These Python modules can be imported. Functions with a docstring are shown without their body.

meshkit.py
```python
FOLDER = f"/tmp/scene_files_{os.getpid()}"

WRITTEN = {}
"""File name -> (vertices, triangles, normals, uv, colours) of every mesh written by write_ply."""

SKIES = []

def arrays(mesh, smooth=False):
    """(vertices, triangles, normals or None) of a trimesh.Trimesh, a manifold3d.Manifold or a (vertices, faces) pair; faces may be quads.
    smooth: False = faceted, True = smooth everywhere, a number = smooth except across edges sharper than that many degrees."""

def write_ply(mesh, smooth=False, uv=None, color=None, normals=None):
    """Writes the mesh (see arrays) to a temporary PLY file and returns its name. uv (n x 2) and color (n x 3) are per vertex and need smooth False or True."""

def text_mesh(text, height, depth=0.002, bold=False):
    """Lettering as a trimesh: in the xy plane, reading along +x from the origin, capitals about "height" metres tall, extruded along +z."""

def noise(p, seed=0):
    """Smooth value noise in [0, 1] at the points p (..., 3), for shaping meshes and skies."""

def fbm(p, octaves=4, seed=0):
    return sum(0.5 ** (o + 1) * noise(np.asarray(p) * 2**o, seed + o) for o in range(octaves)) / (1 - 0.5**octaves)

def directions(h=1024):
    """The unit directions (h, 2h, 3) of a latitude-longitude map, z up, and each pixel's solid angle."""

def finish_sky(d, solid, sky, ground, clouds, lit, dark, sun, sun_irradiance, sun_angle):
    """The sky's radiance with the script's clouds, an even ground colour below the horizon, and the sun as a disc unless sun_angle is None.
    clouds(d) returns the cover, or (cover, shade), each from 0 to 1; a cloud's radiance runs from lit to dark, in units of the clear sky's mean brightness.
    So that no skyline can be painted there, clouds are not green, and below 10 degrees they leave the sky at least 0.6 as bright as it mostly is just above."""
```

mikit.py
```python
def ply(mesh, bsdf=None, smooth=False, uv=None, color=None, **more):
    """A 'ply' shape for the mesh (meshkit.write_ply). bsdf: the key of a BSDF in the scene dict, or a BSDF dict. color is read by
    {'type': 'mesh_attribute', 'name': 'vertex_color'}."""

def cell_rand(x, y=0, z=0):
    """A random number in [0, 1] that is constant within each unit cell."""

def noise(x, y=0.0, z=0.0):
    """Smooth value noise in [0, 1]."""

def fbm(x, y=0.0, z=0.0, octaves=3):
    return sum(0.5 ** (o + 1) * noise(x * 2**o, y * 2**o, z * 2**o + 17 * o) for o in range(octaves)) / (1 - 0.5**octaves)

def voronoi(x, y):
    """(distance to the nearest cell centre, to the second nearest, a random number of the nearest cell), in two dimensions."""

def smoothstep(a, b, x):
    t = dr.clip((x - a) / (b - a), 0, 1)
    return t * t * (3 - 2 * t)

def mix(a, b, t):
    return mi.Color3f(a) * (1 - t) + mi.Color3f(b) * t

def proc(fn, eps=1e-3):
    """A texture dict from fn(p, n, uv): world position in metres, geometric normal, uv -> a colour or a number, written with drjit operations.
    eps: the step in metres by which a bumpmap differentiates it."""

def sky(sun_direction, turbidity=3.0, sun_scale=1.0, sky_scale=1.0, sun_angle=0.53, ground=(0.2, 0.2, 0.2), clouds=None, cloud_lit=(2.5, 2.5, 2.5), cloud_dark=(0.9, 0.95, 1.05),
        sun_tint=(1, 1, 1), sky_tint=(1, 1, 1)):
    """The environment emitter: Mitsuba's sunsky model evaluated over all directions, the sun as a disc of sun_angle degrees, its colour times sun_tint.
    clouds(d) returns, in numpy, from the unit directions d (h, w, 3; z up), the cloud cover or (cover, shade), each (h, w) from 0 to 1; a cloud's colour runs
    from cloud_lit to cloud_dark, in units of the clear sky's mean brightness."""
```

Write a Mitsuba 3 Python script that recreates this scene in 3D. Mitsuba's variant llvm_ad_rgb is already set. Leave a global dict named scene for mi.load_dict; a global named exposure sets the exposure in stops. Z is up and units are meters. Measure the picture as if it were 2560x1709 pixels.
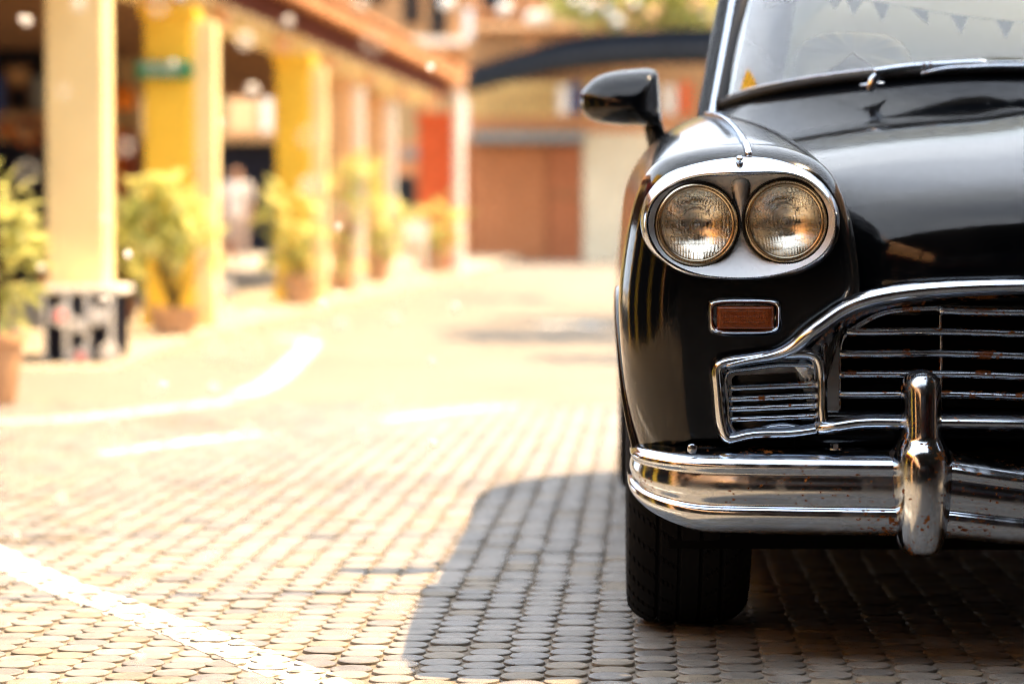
import math, random
import numpy as np, trimesh, drjit as dr, mitsuba as mi, mikit, meshkit, manifold3d
from mikit import proc, noise, fbm, smoothstep, mix, cell_rand
from scipy.interpolate import CubicSpline, LinearNDInterpolator
from shapely.geometry import Polygon, LineString, Point, box as sbox
from shapely.ops import unary_union
from shapely import affinity

# ------------------------------------------------------------------ camera, sky, exposure
FPX, HX, HY, EYE = 6600.0, 1280.0, 854.5, 0.852          # focal length in photo pixels, picture centre, eye height
PITCH = math.atan((HY - 600.0) / FPX)
exposure = 3.38
SUN = (0.45, 0.16, 0.88)
T4 = mi.ScalarTransform4f
scene = {'type': 'scene'}
scene['camera'] = {'type': 'thinlens', 'fov': math.degrees(2 * math.atan(HX / FPX)), 'fov_axis': 'x', 'aperture_radius': 0.021,
                   'focus_distance': 5.36, 'near_clip': 0.05, 'far_clip': 500.0,
                   'to_world': T4().look_at(origin=[0, 0, EYE], target=[0, math.cos(PITCH), EYE - math.sin(PITCH)], up=[0, 0, 1])}


def cloud_cover(d):
    n = meshkit.fbm(d * np.array([2.2, 2.2, 4.0]) + 3.1, 5, 4)
    c = np.clip((n - 0.3) / 0.4, 0, 1)
    return 0.7 + 0.3 * c, 0.25 * np.clip((n - 0.5) / 0.3, 0, 1)


scene['sky'] = mikit.sky(SUN, turbidity=4, sun_scale=1.0, sun_tint=(1.0, 0.835, 0.61), sky_tint=(0.84, 0.97, 1.12), clouds=cloud_cover,
                         cloud_lit=(2.3, 2.45, 2.65), cloud_dark=(1.5, 1.6, 1.75), ground=(0.3, 0.27, 0.22))
labels = {}
rng = np.random.default_rng(7)
random.seed(7)


# ------------------------------------------------------------------ helpers
def numbered(key):
    if key not in USED:
        USED.add(key)
        return key
    k = 1
    while f'{key}_{k:03d}' in USED:
        k += 1
    USED.add(f'{key}_{k:03d}')
    return f'{key}_{k:03d}'


USED = set()


def thing(name, label, cat, group=None):
    key = numbered(name)
    labels[key] = {'label': label, 'category': cat}
    if group:
        labels[key]['group'] = group
    return key


def obj(name, mesh, mat, parent=None, smooth=False, label=None, kind=None, to_world=None):
    key = numbered(f'{parent}__{name}' if parent else name)
    d = mikit.ply(mesh, mat, smooth=smooth) if not isinstance(mesh, dict) else dict(mesh)
    if to_world is not None:
        d['to_world'] = to_world
    scene[key] = d
    if label or kind:
        labels.setdefault(key, {})
        if label:
            labels[key]['label'] = label
        if kind:
            labels[key]['kind'] = kind
    return key


def struct(name, mesh, mat, label, parent=None, smooth=False):
    return obj(name, mesh, mat, parent, smooth, label, 'structure')


def ray(px, py):
    u, v = (px - HX) / FPX, (HY - py) / FPX
    return np.array([u, math.cos(PITCH) + v * math.sin(PITCH), -math.sin(PITCH) + v * math.cos(PITCH)])


def W(px, py, Y):                                # the point at depth Y seen at a place of the photograph
    d = ray(px, py)
    return d * (Y / d[1]) + np.array([0, 0, EYE])


def ground_z(Y):
    Y = np.asarray(Y, float)
    t = np.clip(Y - 12.0, 0, None)
    return 0.0145 * (t - 4 * (1 - np.exp(-t / 4.0)))


def Gd(px, py):                                  # where that line of sight meets the street
    d = ray(px, py)
    lo, hi = 2.0, 140.0
    for _ in range(60):
        m = (lo + hi) / 2
        if EYE + d[2] / d[1] * m > ground_z(m):
            lo = m
        else:
            hi = m
    return d * (lo / d[1]) + np.array([0, 0, EYE])


CARA, CARO = math.radians(2.0), np.array([1.2, 5.2, 0.0])
CAR = np.eye(4)
CAR[:2, :2] = [[math.cos(CARA), math.sin(CARA)], [-math.sin(CARA), math.cos(CARA)]]
CAR[:3, 3] = CARO


def L(px, py, yl):                               # the same in the car's own frame (x right, y back from the bumper, z up)
    d = ray(px, py)
    s, c = math.sin(CARA), math.cos(CARA)
    o = np.array([0, 0, EYE])
    t = (yl - ((o - CARO)[0] * s + (o - CARO)[1] * c)) / (d[0] * s + d[1] * c)
    q = o + t * d - CARO
    return np.array([q[0] * c - q[1] * s, yl, q[2]])


def LL(pts, yl):
    yl = np.broadcast_to(np.asarray(yl, float), (len(pts),))
    return np.array([L(p[0], p[1], y) for p, y in zip(pts, yl)])


def to_px(P):                                    # car frame -> photograph
    q = np.asarray(P) @ CAR[:3, :3].T + CARO - np.array([0, 0, EYE])
    cz = q[:, 1] * math.cos(PITCH) - q[:, 2] * math.sin(PITCH)
    cy = q[:, 1] * math.sin(PITCH) + q[:, 2] * math.cos(PITCH)
    return np.stack([HX + FPX * q[:, 0] / cz, HY - FPX * cy / cz], 1)


def spl(pts, n, closed=False, k=None):
    p = np.asarray(pts, float)
    if closed:
        p = np.vstack([p, p[:1]])
    s = np.concatenate([[0], np.cumsum(np.linalg.norm(np.diff(p[:, :2] if p.shape[1] == 2 else p, axis=0), axis=1))])
    f = CubicSpline(s, p, bc_type='periodic' if closed else 'natural')
    t = np.linspace(0, s[-1], n, endpoint=not closed)
    return f(t)


def grid(P, cu=False, cv=False):
    n, m = P.shape[:2]
    i = np.arange(n if cu else n - 1)[:, None]
    j = np.arange(m if cv else m - 1)[None]
    a, b, c, d = i * m + j, ((i + 1) % n) * m + j, ((i + 1) % n) * m + (j + 1) % m, i * m + (j + 1) % m
    f = np.stack([np.stack(np.broadcast_arrays(a, b, c), -1), np.stack(np.broadcast_arrays(a, c, d), -1)]).reshape(-1, 3)
    return trimesh.Trimesh(P.reshape(-1, 3), f, process=False)


def cat(*ms):
    out = []
    for m in ms:
        out += list(m) if isinstance(m, (list, tuple)) else [m]
    return trimesh.util.concatenate(out)


def box(x0, x1, y0, y1, z0, z1, r=0.0):
    c, e = [(x0 + x1) / 2, (y0 + y1) / 2, (z0 + z1) / 2], [abs(x1 - x0), abs(y1 - y0), abs(z1 - z0)]
    m = trimesh.creation.box(e)
    if r > 0:
        e = np.array(e)
        v = []
        for sx in (-1, 1):
            for sy in (-1, 1):
                for sz in (-1, 1):
                    h = np.array([sx, sy, sz]) * e / 2
                    for k in range(3):
                        q = h - np.array([sx, sy, sz]) * r
                        q[k] = h[k]
                        v.append(q)
        m = trimesh.convex.convex_hull(np.array(v))
    m.apply_translation(c)
    return m


def flip_x(m):
    m = m.copy()
    m.vertices = m.vertices * [-1, 1, 1]
    m.invert()
    return m


def tube(path, r, k=10, closed=False, caps=True):
    p = np.asarray(path, float)
    r = np.broadcast_to(np.asarray(r, float), (len(p),))
    t = (np.roll(p, -1, 0) - np.roll(p, 1, 0)) if closed else np.gradient(p, axis=0)
    t /= np.linalg.norm(t, axis=1, keepdims=True) + 1e-12
    a = np.zeros_like(p)
    ref = np.array([0, 0, 1.0]) if abs(t[0, 2]) < 0.9 else np.array([1.0, 0, 0])
    for i in range(len(p)):
        v = (ref if i == 0 else a[i - 1])
        v = v - t[i] * (v @ t[i])
        a[i] = v / (np.linalg.norm(v) + 1e-12)
    b = np.cross(t, a)
    if not closed and caps:
        add0 = [(p[0] - t[0] * r[0] * math.sin(q), r[0] * math.cos(q), 0) for q in (1.57, 1.1, 0.6)]
        add1 = [(p[-1] + t[-1] * r[-1] * math.sin(q), r[-1] * math.cos(q), -1) for q in (0.6, 1.1, 1.57)]
        p2 = np.array([x[0] for x in add0] + list(p) + [x[0] for x in add1])
        r2 = np.array([x[1] for x in add0] + list(r) + [x[1] for x in add1])
        a = np.vstack([a[:1]] * 3 + [a] + [a[-1:]] * 3)
        b = np.vstack([b[:1]] * 3 + [b] + [b[-1:]] * 3)
        p, r = p2, r2
    ang = np.arange(k) * 2 * np.pi / k
    P = p[:, None] + r[:, None, None] * (np.cos(ang)[None, :, None] * a[:, None] + np.sin(ang)[None, :, None] * b[:, None])
    return grid(P, closed, True)


def band(path, hw, dep, closed=False, k=20, e=1.0, cap=True, back=0.4):
    """a bar of oval section along a path that lies about in the front plane; hw across, dep forward (towards -y), back*dep behind"""
    p = np.asarray(path, float)
    n = len(p)
    hw, dep = np.broadcast_to(np.asarray(hw, float), (n,)), np.broadcast_to(np.asarray(dep, float), (n,))
    t = (np.roll(p, -1, 0) - np.roll(p, 1, 0)) if closed else np.gradient(p, axis=0)
    t /= np.linalg.norm(t, axis=1, keepdims=True)
    s = np.cross(t, [0, 1.0, 0])
    s /= np.linalg.norm(s, axis=1, keepdims=True)
    if cap and not closed:
        ext = [(1.5, 0.05), (1.2, 0.45), (0.7, 0.8)]
        p = np.vstack([[p[0] - t[0] * hw[0] * 0.7 * math.sin(q) for q, _ in ext], p, [p[-1] + t[-1] * hw[-1] * 0.7 * math.sin(q) for q, _ in ext[::-1]]])
        w0, w1 = [hw[0] * w for _, w in ext], [hw[-1] * w for _, w in ext[::-1]]
        d0, d1 = [dep[0] * w for _, w in ext], [dep[-1] * w for _, w in ext[::-1]]
        hw, dep = np.concatenate([w0, hw, w1]), np.concatenate([d0, dep, d1])
        s = np.vstack([s[:1]] * 3 + [s] + [s[-1:]] * 3)
    a = np.arange(k) * 2 * np.pi / k
    ca, sa = np.sign(np.cos(a)) * np.abs(np.cos(a)) ** e, np.sign(np.sin(a)) * np.abs(np.sin(a)) ** e
    sa = np.where(sa < 0, sa * back, sa)
    P = p[:, None] + s[:, None] * (hw[:, None] * ca[None])[..., None] + np.array([0, -1.0, 0]) * (dep[:, None] * sa[None])[..., None]
    return grid(P, closed, True)


def revolve_y(profile, c, n=64):
    """profile (radius, y) turned about the axis through c along y"""
    a = np.arange(n) * 2 * np.pi / n
    pr = np.asarray(profile, float)
    P = np.stack([c[0] + pr[:, 0, None] * np.cos(a), np.broadcast_to(c[1] + pr[:, 1, None], (len(pr), n)), c[2] + pr[:, 0, None] * np.sin(a)], -1)
    return grid(P, False, True)


def revolve_z(profile, c=(0, 0, 0), n=28):
    a = np.arange(n) * 2 * np.pi / n
    pr = np.asarray(profile, float)
    P = np.stack([c[0] + pr[:, 0, None] * np.cos(a), c[1] + pr[:, 0, None] * np.sin(a), np.broadcast_to(c[2] + pr[:, 1, None], (len(pr), n))], -1)
    return grid(P, False, True)


def plate(poly, y0, y1):
    """a shapely polygon in (x, z), thick from y0 (front) to y1"""
    ms = []
    for g in getattr(poly, 'geoms', [poly]):
        if g.is_empty or g.area < 1e-9:
            continue
        m = trimesh.creation.extrude_polygon(g, y1 - y0, engine='earcut')
        v = m.vertices
        m.vertices = np.stack([v[:, 0], y1 - v[:, 2], v[:, 1]], 1)
        ms.append(m)
    return cat(ms)


def slab(poly, z0, z1):
    ms = []
    for g in getattr(poly, 'geoms', [poly]):
        if g.is_empty or g.area < 1e-7:
            continue
        m = trimesh.creation.extrude_polygon(g, z1 - z0, engine='earcut')
        m.apply_translation([0, 0, z0])
        ms.append(m)
    return cat(ms)


def pxpoly(pts, yl):
    return Polygon([(q[0], q[2]) for q in LL(pts, yl)])


# ------------------------------------------------------------------ materials
def rgb(*c):
    return {'type': 'rgb', 'value': list(map(float, c))}


def two(b):
    return {'type': 'twosided', 'bsdf': b}


def diffuse(name, c, var=0.25, scale=3.0, rough=None):
    c = np.array(c, float)

    def fn(p, n, uv):
        q = fbm(p.x * scale, p.y * scale, p.z * scale, 3)
        return mi.Color3f(*map(float, c)) * (1 - var + 2 * var * q)
    if rough is None:
        scene[name] = two({'type': 'diffuse', 'reflectance': proc(fn)})
    else:
        scene[name] = two({'type': 'principled', 'base_color': proc(fn), 'roughness': rough, 'specular': 0.5})
    return name


def rust_mask(p, n, uv):
    a = fbm(p.x * 26, p.y * 26, p.z * 26, 3)
    b = fbm(p.x * 150 + 7, p.y * 150, p.z * 150, 2)
    return smoothstep(0.635, 0.68, a * 0.5 + b * 0.5)


def rust_spots(p, n, uv):
    a = fbm(p.x * 14, p.y * 14, p.z * 14, 2)
    b = fbm(p.x * 170 + 7, p.y * 170, p.z * 170, 2)
    far = smoothstep(0.08, 0.40, dr.abs(p.x - 0.80))
    return smoothstep(0.630, 0.665, a * 0.42 + b * 0.58 - 0.055 * far)


def rust_heavy(p, n, uv):
    a = fbm(p.x * 20 + 3, p.y * 20, p.z * 20, 3)
    b = fbm(p.x * 130 + 7, p.y * 130, p.z * 130, 2)
    return smoothstep(0.54, 0.61, a * 0.55 + b * 0.45) * 0.9


def rust_col(p, n, uv):
    t = fbm(p.x * 200, p.y * 200, p.z * 200, 2)
    return mix((0.07, 0.022, 0.008), (0.36, 0.13, 0.03), t)


def chrome_rough(p, n, uv):
    a = fbm(p.x * 30, p.y * 30, p.z * 30, 3)
    return 0.015 + 0.05 * smoothstep(0.5, 0.75, a)


scene['rust'] = two({'type': 'diffuse', 'reflectance': proc(rust_col)})
CH = {'type': 'roughconductor', 'material': 'none', 'distribution': 'ggx', 'alpha': proc(chrome_rough), 'specular_reflectance': rgb(0.58, 0.64, 0.72)}
scene['chrome'] = two(CH)
scene['chrome_pitted'] = {'type': 'blendbsdf', 'weight': proc(rust_mask), 'a': {'type': 'ref', 'id': 'chrome'}, 'b': {'type': 'ref', 'id': 'rust'}}
scene['chrome_rusty'] = {'type': 'blendbsdf', 'weight': proc(rust_heavy), 'a': {'type': 'ref', 'id': 'chrome'}, 'b': {'type': 'ref', 'id': 'rust'}}
scene['chrome_spotted'] = {'type': 'blendbsdf', 'weight': proc(rust_spots), 'a': {'type': 'ref', 'id': 'chrome'}, 'b': {'type': 'ref', 'id': 'rust'}}
scene['steel_ring'] = two({'type': 'roughconductor', 'material': 'none', 'specular_reflectance': rgb(0.70, 0.60, 0.45), 'alpha': 0.10})
scene['satin_plate'] = two({'type': 'roughconductor', 'material': 'none', 'specular_reflectance': rgb(0.66, 0.68, 0.70), 'alpha': 0.30})
scene['reflector'] = two({'type': 'roughconductor', 'material': 'none', 'specular_reflectance': rgb(0.99, 0.94, 0.80), 'alpha': 0.035})


def paint_dust(p, n, uv):
    a = fbm(p.x * 9, p.y * 9, p.z * 9, 3)
    sp = noise(p.x * 700, p.y * 700, p.z * 700)
    k = 0.002 * smoothstep(0.4, 0.8, a) + 0.10 * smoothstep(0.955, 0.99, sp) * smoothstep(0.45, 0.6, a)
    return mi.Color3f(0.0015, 0.002, 0.003) + mi.Color3f(1.0, 0.92, 0.8) * k


def paint_peel(p, n, uv):
    return noise(p.x * 55, p.y * 55, p.z * 55) + 0.5 * noise(p.x * 170, p.y * 170, p.z * 170)


scene['black_paint'] = two({'type': 'bumpmap', 'arbitrary': proc(paint_peel, 2e-3), 'scale': 0.00010,
                            'bsdf': {'type': 'roughplastic', 'diffuse_reflectance': proc(paint_dust), 'int_ior': 1.45, 'alpha': 0.010, 'distribution': 'ggx'}})
scene['black_gloss'] = two({'type': 'roughplastic', 'diffuse_reflectance': rgb(0.006, 0.006, 0.008), 'int_ior': 1.6, 'alpha': 0.04})
scene['rubber'] = two({'type': 'principled', 'base_color': rgb(0.012, 0.012, 0.013), 'roughness': 0.5, 'specular': 0.4})
scene['tyre_rubber'] = two({'type': 'principled', 'base_color': rgb(0.006, 0.006, 0.007), 'roughness': 0.85, 'specular': 0.15})
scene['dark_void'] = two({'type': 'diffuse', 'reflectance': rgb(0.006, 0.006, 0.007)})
scene['dull_metal'] = two({'type': 'roughconductor', 'material': 'none', 'specular_reflectance': rgb(0.36, 0.35, 0.33), 'alpha': 0.25})
scene['pane_glass'] = {'type': 'thindielectric', 'int_ior': 1.75, 'specular_transmittance': rgb(0.80, 0.84, 0.78)}
scene['lens_glass'] = {'type': 'dielectric', 'int_ior': 1.5, 'ext_ior': 1.0}


scene['flag_cloth'] = two({'type': 'diffuse', 'reflectance': rgb(0.03, 0.04, 0.04)})
scene['speck'] = {'type': 'principledthin', 'base_color': rgb(0.95, 0.95, 0.95), 'roughness': 0.9, 'diff_trans': 1.0, 'spec_trans': 0.0, 'eta': 1.3}


def amber(p, n, uv):
    t = cell_rand(dr.floor(p.x * 420), 3, dr.floor(p.z * 460))
    return mix((0.08, 0.015, 0.003), (0.24, 0.050, 0.007), t)


scene['amber_plastic'] = two({'type': 'roughplastic', 'diffuse_reflectance': proc(amber), 'int_ior': 1.5, 'alpha': 0.12})


# ================================================================== the car
car = thing('vintage_car', 'black vintage sedan with chrome bumper, twin round headlights and rusty chrome grille', 'car')
CMAT = {}


def cobj(name, mesh, mat, parent=None, smooth=32, label=None, mirror=False):
    m = mesh.copy()
    if mirror:
        m = flip_x(m)
    m.apply_transform(CAR)
    return obj(name, m, mat, parent or car, smooth, label)


def both(name, mesh, mat, parent=None, smooth=32, label=None):
    return cobj(name, mesh, mat, parent, smooth, label), cobj(name, mesh, mat, parent, smooth, None, True)


# ---- front wing: C is the full section, D the rim of the flat front face; between them a quarter round
YF, RY = 0.10, 0.20
Cp = [(1590, 1118), (1572, 1040), (1560, 960), (1551, 860), (1547, 760), (1552, 680), (1563, 600), (1580, 520), (1606, 450), (1648, 400), (1715, 375), (1795, 362), (1880, 360),
      (1960, 368), (2032, 395), (2085, 446), (2125, 540), (2143, 640), (2148, 740), (2120, 830), (2090, 960), (2088, 1118)]
Dp = [(1735, 1098), (1722, 1040), (1712, 960), (1705, 860), (1705, 760), (1712, 690), (1722, 620), (1735, 560), (1755, 500), (1785, 460), (1815, 440), (1850, 432), (1885, 432),
      (1930, 440), (1980, 460), (2030, 500), (2075, 570), (2098, 650), (2103, 740), (2085, 830), (2062, 960), (2060, 1098)]
Rp = [.21, .21, .21, .21, .21, .21, .21, .2, .19, .17, .15, .14, .14, .13, .11, .08, .06, .05, .05, .05, .05, .05]
Bp = [None] * 6 + [(1553, 560), (1562, 480), (1585, 420), (1622, 368), (1672, 326), (1726, 298), (1775, 287), (1830, 295), (1885, 311), (1935, 331), (1985, 375), (2000, 450), (2000, 560), (1995, 640), (1990, 700), (1990, 800)]
C3 = np.array([L(*c, YF + r) for c, r in zip(Cp, Rp)])
D3 = LL(Dp, YF)
B3 = np.array([(C3[i] * [1, 0, 1] + [0, 1.45, 0]) if b is None else L(*b, 1.45) for i, b in enumerate(Bp)])
NT = 190
tt = np.linspace(0, 1, len(Cp))
tq = np.linspace(0, 1, NT)
C3, D3, B3 = (CubicSpline(tt, a)(tq) for a in (C3, D3, B3))
rows = []
for s in np.linspace(1, 0, 46):                                   # back to front
    e = s
    p = C3 * (1 - e) + B3 * e
    p[:, 1] = C3[:, 1] + (1.45 - C3[:, 1]) * s
    sm = np.sin(math.pi * e ** 0.8) * 0.020
    p[:, 2] += sm * np.clip((C3[:, 2] - 0.95) / 0.1, 0, 1)
    rows.append(p)
for ph in np.linspace(math.pi / 2, 0, 30)[1:]:
    p = D3 + (C3 - D3) * math.sin(ph)
    p[:, 1] = D3[:, 1] + (C3[:, 1] - D3[:, 1]) * (1 - math.cos(ph))
    rows.append(p)
cx = np.array([(D3[:, 0].min() + D3[:, 0].max()) / 2, YF, 0])
for q in np.linspace(1, 0, 20)[1:]:
    ctr = np.stack([np.full(NT, -0.68), np.full(NT, YF), np.clip(D3[:, 2], 0.45, 0.93)], 1)
    rows.append(ctr + (D3 - ctr) * q)
WING = np.array(rows)
WING[..., 1] += 0.10 * np.clip(0.80 - WING[..., 2], 0, 1) ** 1.5 * np.clip(1 - (WING[..., 1] - YF) / 0.2, 0, 1)
wing = grid(WING)
EGG = [(1601, 561), (1605, 516), (1616, 488), (1636, 460), (1664, 435), (1706, 417), (1756, 404), (1804, 396), (1849, 392), (1897, 392), (1939, 398), (1981, 410), (2020, 428), (2054, 455), (2079, 485),
       (2096, 522), (2100, 553), (2097, 586), (2085, 620), (2062, 648), (2026, 673), (1975, 690), (1911, 699), (1855, 701), (1798, 700), (1742, 693), (1695, 676), (1653, 651), (1622, 623), (1606, 592)]
INN = [(1617, 561), (1624, 522), (1644, 491), (1678, 466), (1717, 449), (1756, 441), (1826, 438), (1897, 436), (1967, 435), (2009, 446), (2051, 477), (2079, 516), (2087, 553), (2082, 589), (2065, 623),
       (2031, 654), (1975, 678), (1897, 693), (1812, 694), (1742, 685), (1695, 668), (1653, 640), (1627, 603)]
front = WING[46:].reshape(-1, 3)
depth_of = LinearNDInterpolator(to_px(front), front[:, 1])
eggpoly = Polygon(spl(EGG, 200, True))


def drop_faces(m, bad):
    m = m.copy()
    m.update_faces(~bad)
    m.remove_unreferenced_vertices()
    return m


from shapely import contains_xy
cen = wing.triangles_center
pc = to_px(cen)
hole = contains_xy(eggpoly.buffer(-9), pc[:, 0], pc[:, 1]) & (cen[:, 1] < 0.33) & (np.arange(len(cen)) >= 0)
AXY, AXZ, ARCH = 0.66, 0.34, 0.40
arch = ((cen[:, 1] - AXY) ** 2 + (cen[:, 2] - AXZ) ** 2 < ARCH ** 2) & (cen[:, 0] < -0.8)
vhole = contains_xy(Polygon([(1815, 928), (1925, 908), (2032, 915), (2042, 1060), (1835, 1080)]), pc[:, 0], pc[:, 1]) & (cen[:, 1] < 0.25)
wing = drop_faces(wing, hole | arch | vhole)
both('fender', wing, 'black_paint', smooth=60, label='glossy black front fender with the twin headlights')
a = np.linspace(math.radians(172), math.radians(14), 60)
xl = np.interp(AXZ + ARCH * np.sin(a), C3[:70, 2], C3[:70, 0])
both('wheel_arch_lip', tube(np.stack([xl + 0.004, AXY + ARCH * -np.cos(a) * -1 * 1.0, AXZ + ARCH * np.sin(a)], 1), 0.013, 12), 'black_paint')
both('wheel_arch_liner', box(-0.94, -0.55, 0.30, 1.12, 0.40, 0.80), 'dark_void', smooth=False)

# ---- headlight bezel
M = 200
ctr = np.array([1850.0, 556.0])


def by_angle(pts):
    q = spl(pts, 800, True) - ctr
    a = np.arctan2(q[:, 1], q[:, 0])
    o = np.argsort(a)
    th = np.linspace(-math.pi, math.pi, M, endpoint=False)
    r = np.interp(th, a[o], np.linalg.norm(q, axis=1)[o], period=2 * math.pi)
    return ctr + np.stack([np.cos(th), np.sin(th)], 1) * r[:, None], th


E2, th = by_angle(EGG)
I2, _ = by_angle(INN)
dE = np.array([float(np.nan_to_num(depth_of(*(ctr + (p - ctr) * 0.995)), nan=0.12)) for p in E2])
dE = np.convolve(np.concatenate([dE[-6:], dE, dE[:6]]), np.ones(13) / 13, 'valid')
up = np.clip(-np.sin(th), 0, 1) ** 0.8                              # 1 at the top
left = np.clip(-np.cos(th), 0, 1)
dI = 0.072 - 0.020 * up + 0.035 * left ** 2
loops = []
for w, fz in ((0, 0.03), (0, 0.0), (0.06, None), (0.2, None), (0.4, None), (0.6, None), (0.8, None), (0.93, None), (1.0, None)):
    p2 = E2 + (I2 - E2) * w
    if fz is not None:
        dd = dE - 0.006 + fz
    else:
        dd = (dE - 0.006) + (dI - dE + 0.006) * np.sin(w * math.pi / 2) ** 0.85 + 0.004 * max(0, (w - 0.8) / 0.2) ** 2
    loops.append(LL(p2, dd))
I_in = ctr + (I2 - ctr) * 0.985
loops.append(LL(I_in, dI + 0.012))
loops.append(LL(I_in, np.full(M, 0.108)))
BZ = grid(np.array(loops), False, True)
bezel = {}
LAMPS = [(1741.5, 561.5), (1964, 553.5)]
LC = [L(*q, 0.085) for q in LAMPS]
PLY = 0.100
pl = pxpoly(list(I_in), 0.108)
for c in LC:
    pl = pl.difference(Point(c[0], c[2]).buffer(0.0855, 32))
plate_m = plate(pl, PLY, PLY + 0.006).subdivide_to_size(0.005)
zc_ = LC[0][2]
xc_ = (LC[0][0] + LC[1][0]) / 2
tq_ = np.hypot((plate_m.vertices[:, 0] - xc_) / .19, np.minimum(plate_m.vertices[:, 2] - zc_, 0) / .105)
plate_m.vertices[:, 1] -= 0.046 * np.clip(tq_ - .25, 0, 1) ** 1.5
kb = both('headlight_bezel', BZ, 'chrome', smooth=45, label='chrome oval bezel around the two headlights')


def dome(c, r, h, n=10, k=28):
    pr = [(r * math.sin(q), -h * math.cos(q)) for q in np.linspace(0.02, math.pi / 2, n)]
    return revolve_y(pr, c, k)


def screw(c, r, y):
    pr = [(0.0006, -0.35 * r), (r * 0.35, -0.33 * r), (r * 0.38, -0.05 * r), (r * 0.55, -0.02 * r), (r * 0.62, -0.5 * r), (r * 0.85, -0.42 * r), (r, 0), (r, 0.4 * r)]
    return revolve_y(pr, [c[0], y, c[2]], 24)


for mir, k in zip((False, True), kb):
    cobj('back_plate', plate_m, 'satin_plate', k, 30, mirror=mir)
    for q in ((1851, 455), (1857, 676)):
        cobj('screw', screw(L(*q, PLY), 0.0085, PLY if q[1] < 500 else PLY - .013), 'chrome_rusty', k, 45, 'rusty screw in the bezel', mir)


# ridge between the lamps, top and bottom
def ridge(pa, pb, wa, wb):
    p = np.linspace(0, 1, 14)
    path = np.array([L(pa[0] + (pb[0] - pa[0]) * t, pa[1] + (pb[1] - pa[1]) * t, PLY) for t in p])
    return band(path, wa + (wb - wa) * p ** 1.4, 0.012 + 0 * p, k=14)


for mir, k in zip((False, True), kb):
    cobj('ridge', ridge((1852, 462), (1853, 552), 0.020, 0.006), 'satin_plate', k, 50, mirror=mir)
    

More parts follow.
